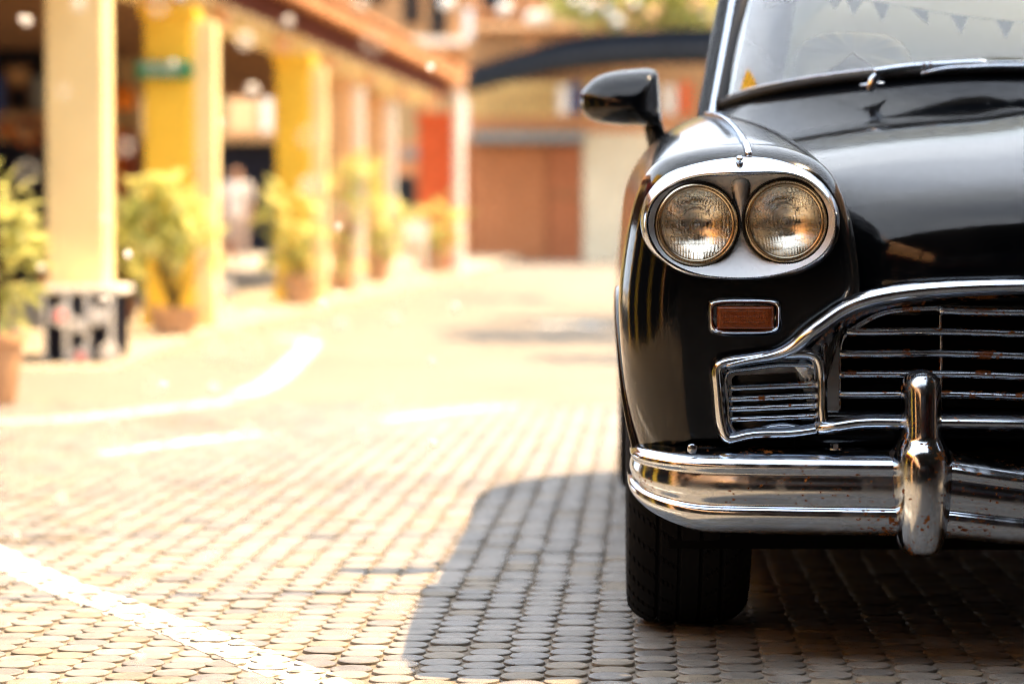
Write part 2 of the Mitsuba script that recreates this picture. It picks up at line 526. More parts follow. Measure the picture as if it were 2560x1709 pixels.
# ---- headlights
def fine_lens(c, rot, seed, R=0.0705, n=150):
    s = np.linspace(-R, R, n)
    U, V = np.meshgrid(s, s, indexing='ij')
    inside = U ** 2 + V ** 2 <= R ** 2
    rr2 = (U ** 2 + V ** 2) / R ** 2
    g = np.random.default_rng(seed)
    u, v = U * math.cos(rot) + V * math.sin(rot), -U * math.sin(rot) + V * math.cos(rot)
    nu, nv = 5, 9
    per = g.choice([0.0056, 0.0056, 0.0075], (nu, nv))
    sl = g.choice([-.20, -.12, 0, 0, .12, .20], (nu, nv))
    iu, iv = np.clip(((u / R + 1) * nu / 2).astype(int), 0, nu - 1), np.clip(((v / R + 1) * nv / 2).astype(int), 0, nv - 1)
    vc = v - ((iv + 0.5) / nv * 2 - 1) * R
    back = 0.0052 + 0.0011 * np.abs(np.sin(np.pi * u / per[iu, iv])) + sl[iu, iv] * vc
    back = np.where(rr2 > 0.96, 0.0052, back)
    fr = -0.015 * (1 - np.clip(rr2, 0, 1))
    vf = np.stack([c[0] + U, c[1] + fr, c[2] + V], -1)
    vb = np.stack([c[0] + U, c[1] + fr + back, c[2] + V], -1)
    idx = -np.ones((n, n), int)
    idx[inside] = np.arange(inside.sum())
    q = inside[:-1, :-1] & inside[1:, :-1] & inside[1:, 1:] & inside[:-1, 1:]
    i, j = np.nonzero(q)
    a_, b_, c_, d_ = idx[i, j], idx[i + 1, j], idx[i + 1, j + 1], idx[i, j + 1]
    ff = np.vstack([np.stack([a_, b_, c_], 1), np.stack([a_, c_, d_], 1)])
    N = inside.sum()
    F = trimesh.Trimesh(np.vstack([vf[inside], vb[inside]]), np.vstack([ff, ff[:, ::-1] + N]), process=False)
    # walls along the open border
    e = np.vstack([ff[:, [0, 1]], ff[:, [1, 2]], ff[:, [2, 0]]])
    be = e[~np.isin(e[:, 0] * N + e[:, 1], e[:, 1] * N + e[:, 0])]
    F.faces = np.vstack([F.faces, np.stack([be[:, 1], be[:, 0], be[:, 0] + N], 1), np.stack([be[:, 1], be[:, 0] + N, be[:, 1] + N], 1)])
    return F


for i, c in enumerate(LC):
    side = 'outer' if i == 0 else 'inner'
    for mir in (False, True):
        h = cobj('headlight', revolve_y([(0.0835, 0.03), (0.0835, -0.004), (0.0822, -0.0075), (0.0795, -0.010), (0.0775, -0.0095), (0.0755, -0.0060), (0.0735, -0.0075), (0.0715, -0.0065), (0.0708, -0.001), (0.0708, 0.02)], c, 96),
                 'steel_ring', car, 40, None if mir else f'{side} round headlight with clear ribbed lens', mir)
        cobj('gasket', revolve_y([(0.0885, 0.012), (0.0885, 0.0), (0.0865, -0.003), (0.084, -0.001), (0.0835, 0.012)], c, 72), 'rubber', h, 50, mirror=mir)
        lm = fine_lens(c, 0.0 if i == 0 else 0.14, 11 + i)
        cobj('lens', lm, 'lens_glass', h, 22, mirror=mir)
        pr = [(0.0720, 0.008)] + [(r, 0.034 * (1 - (r / 0.071) ** 2) + 0.010) for r in np.linspace(0.0715, 0.008, 22)] + [(0.0005, 0.0440)]
        cobj('reflector', revolve_y(pr, c, 72), 'reflector', h, 60, mirror=mir)
        bulb = [(0.0005, 0.016), (0.005, 0.017), (0.0075, 0.021), (0.0075, 0.032), (0.006, 0.046)]
        aa_ = np.linspace(math.radians(35), math.radians(145), 16)
        cobj('bulb_bracket', tube(np.stack([c[0] + .034 * np.cos(aa_), np.full(16, c[1] + .022), c[2] + .034 * np.sin(aa_)], 1), .0022, 8), 'dull_metal', h, 50, mirror=mir)
        cobj('bulb_shield', revolve_y(bulb, c, 28), 'dull_metal', h, 50, mirror=mir)

# ---- seam welt on top of the fender
wp = WING[2:64, 106].copy()
wp[:, 2] += 0.003
both('seam_welt', tube(wp, 0.0075, 10), 'chrome', smooth=60)
both('trim_clip', dome(L(1849, 398, 0.085), 0.008, 0.02), 'chrome', smooth=60)

# ---- hood
HP = np.array([(0.135, 0.700), (0.112, 0.760), (0.110, 0.805), (0.116, 0.850), (0.132, 0.895), (0.162, 0.933), (0.21, 0.965), (0.29, 0.998), (0.40, 1.034), (0.56, 1.076), (0.80, 1.122), (1.08, 1.151), (1.36, 1.168)])
hs = CubicSpline(np.linspace(0, 1, len(HP)), HP)(np.linspace(0, 1, 90))
hx = np.linspace(-1, 1, 111)
halfw = np.interp(hs[:, 0], [0.1, 0.4, 1.36], [0.56, 0.60, 0.70])
HX2 = hx[None] * halfw[:, None]
q = np.abs(HX2) / 0.56
HY2 = hs[:, 0:1] + (0.022 * q ** 2.4 + 0.13 * q ** 5) * np.clip(1 - (hs[:, 0:1] - .1) / 0.35, 0, 1) ** 1.5
HZ2 = hs[:, 1:2] - (0.050 * q ** 2.2) * np.clip((hs[:, 1:2] - 0.74) / 0.15, 0, 1)
HZ2 += 0.014 * np.exp(-(HX2 / 0.10) ** 2) * np.clip((hs[:, 1:2] - 0.80) / 0.1, 0, 1)
HOOD = np.stack([HX2, HY2, HZ2], -1)
cobj('hood', grid(HOOD), 'black_paint', smooth=True, label='glossy black hood reflecting the sky')

# ---- windscreen, cowl, pillars
GB = [(1803, 258, 1.80), (1850, 243, 1.71), (1950, 219, 1.61), (2100, 195, 1.53), (2300, 178, 1.485), (2560, 168, 1.455)]
gb0 = np.array([L(*g) for g in GB])
A4 = np.stack([np.ones(len(gb0)), gb0[:, 0] ** 2, gb0[:, 0] ** 4, gb0[:, 0] ** 8], 1)
fy_, fz_ = np.linalg.lstsq(A4, gb0[:, 1], rcond=None)[0], np.linalg.lstsq(A4, gb0[:, 2], rcond=None)[0]
gxx = gb0[0, 0] * np.cos(np.linspace(0, math.pi, 81)) * 1.0
A4 = np.stack([np.ones(81), gxx ** 2, gxx ** 4, gxx ** 8], 1)
gb = np.stack([gxx, A4 @ fy_, A4 @ fz_], 1)
gt = gb.copy()
ztop = 1.525
for i in range(len(gt)):
    f = abs(gb[i, 0]) / abs(gb[0, 0])
    gt[i] = [gb[i, 0] * (0.90), gb[i, 1] + (ztop + 0.02 * (1 - f * f) - gb[i, 2]) * 0.52, ztop + 0.02 * (1 - f * f)]
GL = np.array([gb + (gt - gb) * s + np.array([0, -0.018, 0]) * math.sin(math.pi * s) for s in np.linspace(0, 1, 26)])
ws = cobj('windscreen', grid(GL), 'pane_glass', smooth=True, label='curved windscreen reflecting the bright sky')
cobj('rubber_seal', tube(gb[:, :] + [0, -0.006, -0.003], 0.0125, 12), 'rubber', ws, 60)
sidep = np.array([gb[0] + (gt[0] - gb[0]) * s + np.array([0.0, -0.008, 0]) for s in np.linspace(0, 1, 20)])
for mir in (False, True):
    cobj('rubber_seal', tube(sidep, 0.017, 12), 'rubber', ws, 60, mirror=mir)
    cobj('chrome_trim', tube(np.vstack([sidep[::-1] + [0.019, -0.008, 0], gb[:12] + [0.012, -0.016, 0.015]]), 0.0045, 8), 'chrome', ws, 60, mirror=mir)
cobj('chrome_trim', tube(gb[11:-11] + [0, -0.018, 0.012], 0.0035, 8), 'chrome', ws, 60)
pil0, pil1 = L(1783, 284, 1.79), L(1838, -20, 1.98)
pp = np.array([pil0 + (pil1 - pil0) * s for s in np.linspace(-0.05, 1, 14)])
both('pillar_trim', band(pp, 0.0115, 0.012, k=14), 'chrome', smooth=60, label='bright chrome strip up the windscreen pillar')
both('windscreen_pillar', band(pp + [-0.012, 0.03, 0], 0.030, 0.020, k=14, back=2.0), 'black_paint', smooth=60)
hr = HOOD[-1]
xs = np.linspace(-1, 1, 81)
hcur = np.stack([xs * 0.80, 1.368 + 0.0 * xs, np.interp(np.abs(xs * 0.80), np.abs(hr[55:, 0]), hr[55:, 2]) - 0.004], 1)
hcur[:, 2] -= 0.25 * np.clip(np.abs(hcur[:, 0]) - 0.68, 0, 1)
cw = []
gb2 = spl(gb, 81)
for s in np.linspace(0, 1, 14):
    p = hcur + (gb2 + [0, 0.01, -0.006] - hcur) * s
    p[:, 2] -= 0.006 * math.sin(math.pi * s)
    cw.append(p)
cobj('cowl', grid(np.array(cw)), 'black_paint', smooth=True)

# ---- wipers
for mir in (False, True):
    pv = L(2183, 203, 1.455)
    wk = cobj('wiper', dome(pv + [0, -0.01, 0], 0.012, 0.02), 'chrome', car, 60, None if mir else 'chrome windscreen wiper lying along the glass', mir)
    cobj('hub', tube([L(2176, 222, 1.43), L(2183, 200, 1.43), L(2196, 182, 1.43)], [0.010, 0.012, 0.008], 12), 'chrome', wk, 60, mirror=mir)
    cobj('hub', tube([L(2152, 214, 1.45), L(2183, 212, 1.44), L(2208, 208, 1.45)], [0.003, 0.008, 0.003], 12), 'chrome', wk, 60, mirror=mir)
    arm = [L(2190, 178, 1.42), L(2270, 167, 1.415), L(2360, 161, 1.41), L(2450, 157, 1.405), L(2462, 157, 1.405)]
    cobj('arm', band(spl(arm, 24), 0.0080, 0.009, k=12), 'chrome', wk, 60, mirror=mir)
    arm2 = [L(2200, 186, 1.425), L(2330, 178, 1.415), L(2460, 170, 1.41), L(2570, 166, 1.40), L(2680, 168, 1.40)]
    cobj('blade', band(spl(arm2, 30), 0.0065, 0.007, k=12), 'rubber', wk, 60, mirror=mir)
    ar3 = [L(2305, 184, 1.41), L(2350, 174, 1.40), L(2460, 167, 1.395), L(2580, 165, 1.39), L(2650, 168, 1.39)]
    cobj('arm', band(spl(ar3, 24), 0.0048, 0.006, k=12), 'chrome', wk, 60, mirror=mir)
    for q in ((2310, 166), (2326, 165), (2436, 158), (2450, 157)):
        cobj('clip', tube([L(q[0], q[1] - 7, 1.402), L(q[0] + 2, q[1] + 9, 1.402)], 0.0035, 8), 'chrome', wk, 60, mirror=mir)

# ---- door mirror
MO = [(1450, 256), (1452, 236), (1466, 216), (1486, 198), (1515, 185), (1550, 178), (1590, 174), (1625, 173), (1640, 178), (1646, 200), (1649, 240), (1652, 280), (1653, 305), (1645, 316), (1610, 316), (1560, 314), (1515, 310), (1480, 302), (1460, 286)]
mo2 = spl(MO, 120, True)
mc = np.array([1575.0, 262.0])
YM = 1.80
mrows = []
for ph in np.linspace(math.pi / 2, 0.02, 24):
    pt = mc + (mo2 - mc) * math.sin(ph) ** 0.95
    mrows.append(LL(pt, YM - 0.105 * math.cos(ph)))
mrows = [LL(mc + (mo2 - mc) * 0.93, YM + 0.035), LL(mc + (mo2 - mc) * 0.99, YM + 0.028)] + mrows
mg = np.array(mrows)
sp_c = np.array([0, 0, 0])
for mir in (False, True):
    k = cobj('door_mirror', grid(mg, False, True), 'black_paint', car, 60, None if mir else 'black door mirror on a short stalk', mir)
    cobj('mirror_glass', plate(pxpoly([tuple(p) for p in mc + (mo2[::2] - mc) * 0.92], YM + 0.03), YM + 0.028, YM + 0.033), 'chrome', k, False, mirror=mir)
    st = [L(1630, 300, YM), L(1640, 340, YM), L(1662, 392, YM + 0.05)]
    cobj('stalk', band(spl(st, 12), np.linspace(.024, .032, 12), 0.022, k=16, back=1.0), 'black_paint', k, 60, mirror=mir)
    cobj('screw', dome(L(1645, 277, YM - 0.055), 0.004, 0.003), 'dull_metal', k, 60, mirror=mir)

# ---- grille: chrome surround
AR = [(1816, 912, .082), (1860, 901, .080), (1915, 891, .078), (1955, 880, .074), (1988, 862, .068), (2020, 835, .06), (2060, 805, .06), (2105, 775, .06), (2160, 752, .055), (2240, 735, .05), (2340, 724, .045), (2450, 718, .04), (2560, 715, .035)]
ap = np.array([L(*g) for g in AR])
ap = np.vstack([ap, [[-0.09, 0.033, ap[-1, 2] + 0.002], [0, 0.032, ap[-1, 2] + 0.0025]]])
ap = spl(np.vstack([ap, (ap * [-1, 1, 1])[-2::-1]]), 141)
hwid = np.interp(np.abs(ap[:, 0]), [0, 0.2, 0.45, 0.55, 0.62, 0.66, 0.72, 0.77], [0.0145, 0.0165, 0.019, 0.019, 0.018, 0.015, 0.0115, 0.0105])
gr = cobj('grille', band(ap, hwid, 0.034, k=26, back=0.8), 'chrome', car, 60, 'chrome grille arch with horizontal bars and rust spots')
bl = np.array([L(2045, 1070, .07), L(2075, 1066, .06), L(2130, 1057, .06), L(2230, 1054, .055), L(2400, 1056, .045), L(2560, 1058, .04), [0, .035, L(2560, 1059, .04)[2]]])
bl = spl(np.vstack([bl, (bl * [-1, 1, 1])[-2::-1]]), 101)
cobj('bottom_rail', band(bl, 0.0155, 0.030, k=22, back=0.8), 'chrome_pitted', gr, 60)
# inner flange from the arch to the opening
FA = [(1985, 915), (2030, 868), (2070, 825), (2110, 798), (2160, 774), (2240, 755), (2340, 743), (2450, 737), (2560, 734), (2700, 733)]
FB = [(2088, 1040), (2097, 900), (2106, 846), (2130, 822), (2164, 800), (2210, 782), (2320, 768), (2420, 757), (2560, 751), (2700, 750)]
fa, fb = spl(LL(FA, .075), 90), spl(LL(FB, .135), 90)
FG = np.array([fa + (fb - fa) * s + np.array([0, 1, 0]) * 0.012 * math.sin(math.pi * s) for s in np.linspace(0, 1, 8)])
both('grille_flange', grid(FG), 'chrome_rusty', gr, 60)
OP = [(2345, 771), (2290, 773), (2240, 777), (2195, 788), (2160, 806), (2128, 826), (2106, 846), (2099, 870), (2097, 940), (2097, 1010), (2102, 1034), (2125, 1040)]
both('opening_frame', tube(spl(LL(OP, .125), 70), 0.0055, 10), 'chrome_rusty', gr, 60, 'rusty edge of the grille opening')
side_pl = pxpoly([(1985, 905), (2050, 850), (2098, 850), (2096, 1050), (2050, 1072), (2040, 1072)], .115)
both('side_panel', plate(side_pl, 0.112, 0.122), 'chrome', gr, False)
edge = spl(LL([(2056, 862), (2058, 900), (2057, 980), (2056, 1040), (2052, 1066)], .105), 30)
both('side_bead', band(edge, 0.006, 0.022, k=14), 'chrome', gr, 60)
# bars
for i, (y0, y1, xl) in enumerate(((777, 783, 2352), (829, 833, 2118), (883, 888, 2099), (934, 939, 2098), (985, 991, 2098))):
    a0 = L(xl, y0 + 1, .128)
    a1 = L(2351, y0, .115)
    pts = np.array([a0, (a0 + a1) / 2 + [0, -0.002, 0], a1, [-0.18, .105, a1[2] - 0.004], [0, .10, a1[2] - 0.006]])
    if i == 0:
        pts = np.array([a1, [-0.25, .108, a1[2] - 0.002], [-0.1, .102, a1[2] - 0.004], [0, .10, a1[2] - 0.006]])
    pts = spl(np.vstack([pts, (pts * [-1, 1, 1])[-2::-1]]), 90)
    cobj('bar', band(pts, 0.0092, 0.015, k=18, back=0.6), 'chrome_rusty' if i in (2, 3, 4) else 'chrome_pitted', gr, 50)
both('divider', band(spl(LL([(2350, 768), (2351, 830), (2352, 900), (2351, 990), (2351, 1045)], .124), 30), 0.0048, 0.010, k=12), 'chrome_rusty', gr, 60, 'rusty upright between the grille bars')
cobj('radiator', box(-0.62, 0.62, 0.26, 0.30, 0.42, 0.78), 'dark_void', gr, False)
cobj('valance', grid(np.array([[[x, 0.10 + d, z] for x in np.linspace(-0.62, 0.62, 40)] for d, z in ((.04, .515), (.0, .505), (-.005, .49), (0, .46), (.02, .43), (.06, .40))])), 'black_paint', smooth=True)

# vents either side of the grille
VO = [(1797, 912), (1812, 905), (1860, 897), (1920, 888), (1975, 884), (2040, 895), (2050, 925), (2052, 980), (2054, 1040), (2052, 1066), (2030, 1074), (1950, 1082), (1850, 1090), (1818, 1093), (1806, 1070), (1797, 1010), (1792, 950)]
VI = [(1818, 932), (1860, 922), (1930, 913), (2000, 911), (2030, 916), (2043, 930), (2046, 1000), (2048, 1050), (2042, 1064), (2000, 1067), (1900, 1072), (1836, 1078), (1824, 1060), (1818, 1000)]
vo, vi = spl(LL(VO, .078), 110, True), spl(LL(VI, .088), 100, True)
for mir in (False, True):
    vk = cobj('vent', band(vo, 0.0130, 0.030, closed=True, k=20, back=1.2), 'chrome', car, 60, None if mir else 'chrome louvred vent beside the grille', mir)
    cobj('inner_rim', band(vi, 0.0055, 0.016, closed=True, k=14, back=1.2), 'chrome', vk, 60, mirror=mir)
    SL = [(948, 1830, 2035), (980.5, 1831, 2036), (1005, 1832, 2037), (1031, 1832, 2038), (1057, 1833, 2039)]
    hw_ = [13, 9, 9, 10, 10]
    pp_ = pxpoly([(1806, 915), (1975, 898), (2045, 908), (2052, 1066), (1824, 1084), (1806, 1000)], .098)
    for (yc, xa, xb), hh in zip(SL, hw_):
        a0, a1 = L(xa + hh, yc + 4, .098), L(xb - hh, yc - 5, .098)
        pp_ = pp_.difference(LineString([(a0[0], a0[2]), (a1[0], a1[2])]).buffer((hh + 1.5) * 5.3 / FPX, 10))
    cobj('face_plate', plate(pp_, 0.096, 0.104), 'chrome', vk, False, mirror=mir)
    for yc, xa, xb in ((965.5, 1828, 2040), (993, 1828, 2040), (1018, 1829, 2041), (1044.5, 1830, 2042)):
        cobj('louvre', band(np.linspace(L(xa, yc + 4, .098), L(xb, yc - 5, .098), 16), 0.0074, 0.012, k=16), 'chrome_pitted', vk, 60, mirror=mir)
    # curved duct behind the slots; its black colour supplies the shade inside
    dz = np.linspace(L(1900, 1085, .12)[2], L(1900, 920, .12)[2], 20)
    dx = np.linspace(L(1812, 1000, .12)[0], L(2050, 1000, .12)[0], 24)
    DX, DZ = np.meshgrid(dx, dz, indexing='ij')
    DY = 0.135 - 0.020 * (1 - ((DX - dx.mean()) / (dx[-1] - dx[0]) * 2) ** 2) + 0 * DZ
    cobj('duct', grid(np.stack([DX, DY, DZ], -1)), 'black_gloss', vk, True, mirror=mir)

# ---- turn signal
TO = [(1772, 752), (1790, 745), (1860, 742), (1930, 744), (1950, 751), (1954, 775), (1954, 805), (1949, 829), (1930, 837), (1860, 841), (1795, 838), (1775, 830), (1769, 805), (1768, 775)]


def ring_poly(pts, s, yl):
    c = np.array([1861.0, 791.5])
    return LL(c + (np.asarray(pts) - c) * s, yl)


t2 = spl(TO, 120, True)
c_t = np.array([1861.5, 791.5])
tl = []
for sx, sy, yl in ((1.0, 1.0, .115), (1.0, 1.0, .088), (0.995, 0.985, .0855), (0.975, 0.94, .0815), (0.945, 0.88, .0765), (0.92, 0.83, .0740), (0.90, 0.79, .0735), (0.875, 0.74, .0750), (0.85, 0.69, .0785), (0.82, 0.64, .083), (0.79, .58, .10)):
    tl.append(LL(c_t + (t2 - c_t) * [sx, sy], yl))
lens_poly = [(1791, 764), (1862, 763), (1935, 764), (1936, 824), (1862, 824.5), (1791, 824)]
for mir in (False, True):
    tk = cobj('turn_signal', grid(np.array(tl), False, True), 'chrome', car, 40, None if mir else 'amber turn signal in a chrome frame under the headlights', mir)
    a0, a1 = L(1792, 823, .078), L(1935, 765, .078)
    lx, lz = np.linspace(a0[0], a1[0], 120), np.linspace(a0[2], a1[2], 50)
    X_, Z_ = np.meshgrid(lx, lz, indexing='ij')
    rx, rz = (X_ - lx.mean()) / (lx[-1] - lx[0]) * 2, (Z_ - lz.mean()) / (lz[-1] - lz[0]) * 2
    Y_ = 0.080 - 0.009 * (1 - rx ** 24) * (1 - rz ** 14) - 0.0006 * np.abs(np.sin(X_ * 900)) * (np.abs(rx) < .8) - 0.0006 * np.abs(np.sin(Z_ * 1000))
    cobj('amber_lens', grid(np.stack([X_, Y_, Z_], -1)), 'amber_plastic', tk, 40, 'amber lens', mir)
    cobj('lens_bezel', plate(pxpoly([(1778, 760), (1946, 760), (1948, 828), (1776, 828)], .084).difference(sbox(a0[0], a0[2], a1[0], a1[2])), .0835, .088), 'chrome', tk, False, mirror=mir)
    for q in ((1783, 794), (1942, 794)):
        cobj('screw', screw(L(*q, .083), 0.0052, .083), 'chrome', tk, 45, mirror=mir)

# ---- bumper
bpth = np.array([(0, -0.035), (-0.25, -0.025), (-0.5, -0.006), (-0.70, 0.016), (-0.80, 0.033), (-0.875, 0.060), (-0.925, 0.105), (-0.950, 0.165), (-0.958, 0.25), (-0.958, 0.36), (-0.958, 0.46)])
bpth = spl(bpth, 150)
tg = np.gradient(bpth, axis=0)
tg /= np.linalg.norm(tg, axis=1, keepdims=True)
no = np.stack([-tg[:, 1], tg[:, 0]], 1)
PR = np.array([(-.11, .4335), (-.07, .4325), (-.035, .4285), (-.016, .4235), (-.005, .4165), (.0025, .4085), (.0055, .4005), (.0036, .3930), (.0014, .3880), (.0020, .3810), (.0046, .368), (.0056, .354), (.0044, .340), (.0008, .3280), (.0004, .322),
               (.006, .3175), (.0095, .309), (.0095, .299), (.006, .288), (-.003, .277), (-.018, .268), (-.04, .263), (-.07, .262)])
pr_s = np.concatenate([[0], np.cumsum(np.linalg.norm(np.diff(PR, axis=0), axis=1))])
PRf = CubicSpline(pr_s, PR)(np.linspace(0, pr_s[-1], 110))
sarc = np.concatenate([[0], np.cumsum(np.linalg.norm(np.diff(bpth, axis=0), axis=1))])
endk = np.clip((sarc - 0.80) / 0.30, 0, 1)
endk = endk * endk * (3 - 2 * endk)
dip = 0.030 * (lambda q: q * q * (3 - 2 * q))(np.clip((0.42 - np.abs(bpth[:, 0])) / 0.30, 0, 1))
BM = np.zeros((150, 110, 3))
for i in range(150):
    zz = 0.4345 - (0.4345 - PRf[:, 1]) * (1 - 0.34 * endk[i])
    oo = np.where(PRf[:, 0] < 0, PRf[:, 0] * (1 - 0.55 * endk[i]), PRf[:, 0])
    BM[i, :, 0] = bpth[i, 0] + no[i, 0] * oo
    BM[i, :, 1] = bpth[i, 1] + no[i, 1] * oo
    BM[i, :, 2] = zz - dip[i] * (0.6 + 0.4 * (PRf[:, 1] - .26) / .17)
bfull = np.concatenate([BM[::-1], (BM * [-1, 1, 1])[1:]])
bk = cobj('bumper', grid(bfull), 'chrome_spotted', smooth=60, label='chrome front bumper with rust specks')
cobj('inner_bar', box(-0.72, 0.72, 0.09, 0.13, .315, .40), 'dark_void', bk, False)


def hexbolt(c):
    m = trimesh.creation.cylinder(0.010, 0.0095, sections=6)
    m.apply_translation(np.array(c) + [0, 0, 0.006])
    w = trimesh.creation.cylinder(0.014, 0.003, sections=24)
    w.apply_translation(np.array(c) + [0, 0, 0.0005])
    return cat(m, w)


for mir in (False, True):
    b0 = L(2088, 1131, .03)
    cobj('bolt', hexbolt([b0[0], .028, .4362]), 'chrome_rusty', bk, 20, 'hex bolt on top of the bumper', mir)
    cobj('bolt', dome([L(1730, 1140, .05)[0], 0.05, .4345], .010, .004), 'chrome_rusty', bk, 60, None, mir)

# ---- bumper guard
gx = L(2311, 1200, -0.04)[0]
GS = [(928, 5, .005), (931, 20, -.006), (937, 33, -.016), (947, 42, -.026), (962, 48, -.034), (985, 50.5, -.040), (1040, 51, -.046), (1085, 52, -.050), (1103, 56, -.054), (1118, 64, -.062), (1135, 72, -.070), (1155, 77, -.075), (1180, 78.5, -.078), (1230, 77, -.079),
      (1290, 71.5, -.076), (1335, 65, -.070), (1365, 58, -.062), (1383, 49, -.050), (1391, 36, -.034), (1395, 18, -.016), (1396, 5, .0)]
gl_ = []
ag = np.linspace(0, 2 * np.pi, 64, endpoint=False)
gsz = np.array([L(2311, g[0], -0.04)[2] for g in GS])
gsp = CubicSpline(np.arange(len(GS)), np.stack([gsz, [g[1] * 5.16 / FPX for g in GS], [g[2] for g in GS]], 1))
for s in np.linspace(0, len(GS) - 1, 110):
    z_, hw, fy = gsp(s)
    hw = max(hw, 0.0008)
    dp = 0.028 - fy
    ca, sa = np.cos(ag), np.sin(ag)
    gl_.append(np.stack([gx + hw * np.sign(ca) * np.abs(ca) ** .85, 0.028 - dp * 1.0 * np.sign(sa) * np.abs(sa) ** .85 * np.where(sa > 0, 1, .5), np.full(64, z_)], 1))
both('bumper_guard', grid(np.array(gl_), False, True), 'chrome_pitted', bk, 60, 'tall rounded chrome bumper guard')
both('guard_seat', grid(np.array([[[gx + hw * np.cos(q), .02 - .055 * np.sin(q), z_] for q in ag] for hw, z_ in ((.058, .436), (.062, .432), (.0635, .425), (.064, .40))]), False, True), 'rubber', bk, 60)

# ---- wheels
TW, TR = 0.262, 0.345
NA, NWD = 272, 80
wv = np.linspace(-1, 1, NWD)
aa = np.arange(NA) * 2 * np.pi / NA
prof_r = TR - 0.035 * np.abs(wv) ** 6 - 0.004 * wv ** 2
groove = np.zeros((NWD, NA))
for g0 in (-0.52, -0.18, 0.18, 0.52):
    groove += 0.009 * np.clip(1 - np.abs(wv - g0) / 0.035, 0, 1)[:, None] ** 0.4
ph = (aa[None] * 34 / (2 * np.pi) * 1.0 + np.abs(wv)[:, None] * 1.6 + (wv[:, None] > 0) * 0.5) % 1.0
groove = np.maximum(groove, 0.006 * (np.abs(ph - 0.5) < 0.07) * (np.abs(wv)[:, None] > 0.2))
RR = prof_r[:, None] - groove
TX = wv * TW / 2
for side, xw in (('left', L(1572, 1400, 0.35)[0] + TW / 2), ('right', -(L(1572, 1400, 0.35)[0] + TW / 2))):
    for ax, lab in ((AXY, 'front'), (AXY + 2.95, 'rear')):
        P = np.stack([xw + np.broadcast_to(TX[:, None], RR.shape), ax + RR * np.cos(aa), TR + RR * np.sin(aa)], -1)
        ins = [np.stack([np.full(NA, xw + s_ * TW / 2 * e_), ax + r_ * np.cos(aa), TR + r_ * np.sin(aa)], -1) for s_, e_, r_ in ((-1, 0.99, 0.19), (-1, 1.02, 0.25), (-1, 1.02, 0.285))]
        ins2 = [np.stack([np.full(NA, xw + s_ * TW / 2 * e_), ax + r_ * np.cos(aa), TR + r_ * np.sin(aa)], -1) for s_, e_, r_ in ((1, 1.02, 0.285), (1, 1.02, 0.25), (1, 0.99, 0.19))]
        wkey = cobj('wheel', grid(np.concatenate([[i_] for i_ in ins] + [P] + [[i_] for i_ in ins2]), False, True), 'tyre_rubber', car, 30, 'worn black front tyre under the bumper end' if (side, lab) == ('left', 'front') else None)
        for s_ in (-1, 1):
            prw = [(0.0, .05), (.04, .045), (.06, .02), (.12, .03), (.17, .0), (.192, .01)]
            rim = np.array([[[xw + s_ * (TW / 2 * .98 - d_), ax + r_ * math.cos(q), TR + r_ * math.sin(q)] for q in aa[::6]] for r_, d_ in prw])
            cobj('rim', grid(rim, False, True), 'chrome', wkey, 40)

# ---- rest of the body
def body_section(hw, sh, zb, zs, zt):
    return np.array([(-hw * .93, zb), (-hw, zb + .12), (-hw, zs - .18), (-hw * .985, zs - .08), (-hw * .95, zs - .02), (-sh, zt), (0, zt + .012)])


secs = []
for y_, hw, sh, zb, zs, zt in ((1.45, .955, .74, .30, 1.05, 1.115), (1.9, .955, .74, .30, 1.05, 1.10), (3.2, .955, .74, .30, 1.05, 1.10), (3.9, .95, .72, .32, 1.04, 1.09), (4.3, .86, .62, .38, .98, 1.03), (4.6, .70, .48, .45, .86, .90)):
    s = body_section(hw, sh, zb, zs, zt)
    s = spl(np.vstack([s, (s * [-1, 1])[-2::-1]]), 61)
    secs.append(np.stack([s[:, 0], np.full(61, y_), s[:, 1]], 1))
SEC = CubicSpline([x[0, 1] for x in secs], np.array(secs), axis=0)(np.linspace(1.45, 4.6, 40))
bodym = grid(SEC)
cen = bodym.triangles_center
bodym = drop_faces(bodym, ((cen[:, 1] - AXY - 2.95) ** 2 + (cen[:, 2] - AXZ) ** 2 < ARCH ** 2) & (np.abs(cen[:, 0]) > .8) | ((np.abs(cen[:, 0]) < .70) & (cen[:, 2] > 1.0) & (cen[:, 1] > 1.75) & (cen[:, 1] < 3.7)))
cobj('body', bodym, 'black_paint', smooth=50)
cobj('tail_panel', plate(Polygon([(p[0], p[2]) for p in secs[-1]]), 4.58, 4.60), 'black_paint', smooth=False)
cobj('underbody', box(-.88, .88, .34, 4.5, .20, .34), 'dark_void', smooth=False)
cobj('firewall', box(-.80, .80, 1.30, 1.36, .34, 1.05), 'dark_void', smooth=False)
rf = []
for y_, hw, z_ in ((1.72, .58, 1.545), (1.95, .60, 1.60), (2.5, .62, 1.625), (3.1, .62, 1.615), (3.5, .53, 1.57), (3.72, .45, 1.49)):
    q = np.linspace(-1, 1, 31)
    rf.append(np.stack([q * hw, np.full(31, y_) + .22 * np.abs(q) ** 2.5 * (y_ < 1.8), z_ - .05 * np.abs(q) ** 3], 1))
rfm = CubicSpline(np.arange(6), np.array(rf), axis=0)(np.linspace(0, 5, 30))
cobj('roof', cat(grid(rfm), grid(rfm - [0, 0, .02])), 'black_paint', smooth=50)
both('rear_pillar', plate(Polygon([(-.74, 1.08), (-.70, 1.08), (-.56, 1.52), (-.60, 1.54)]), 3.25, 3.75), 'black_paint', smooth=False)
both('side_glass', grid(np.array([[(-.735, 1.95, 1.09), (-.735, 3.25, 1.09)], [(-.60, 2.12, 1.56), (-.60, 3.25, 1.57)]])), 'pane_glass', smooth=False)
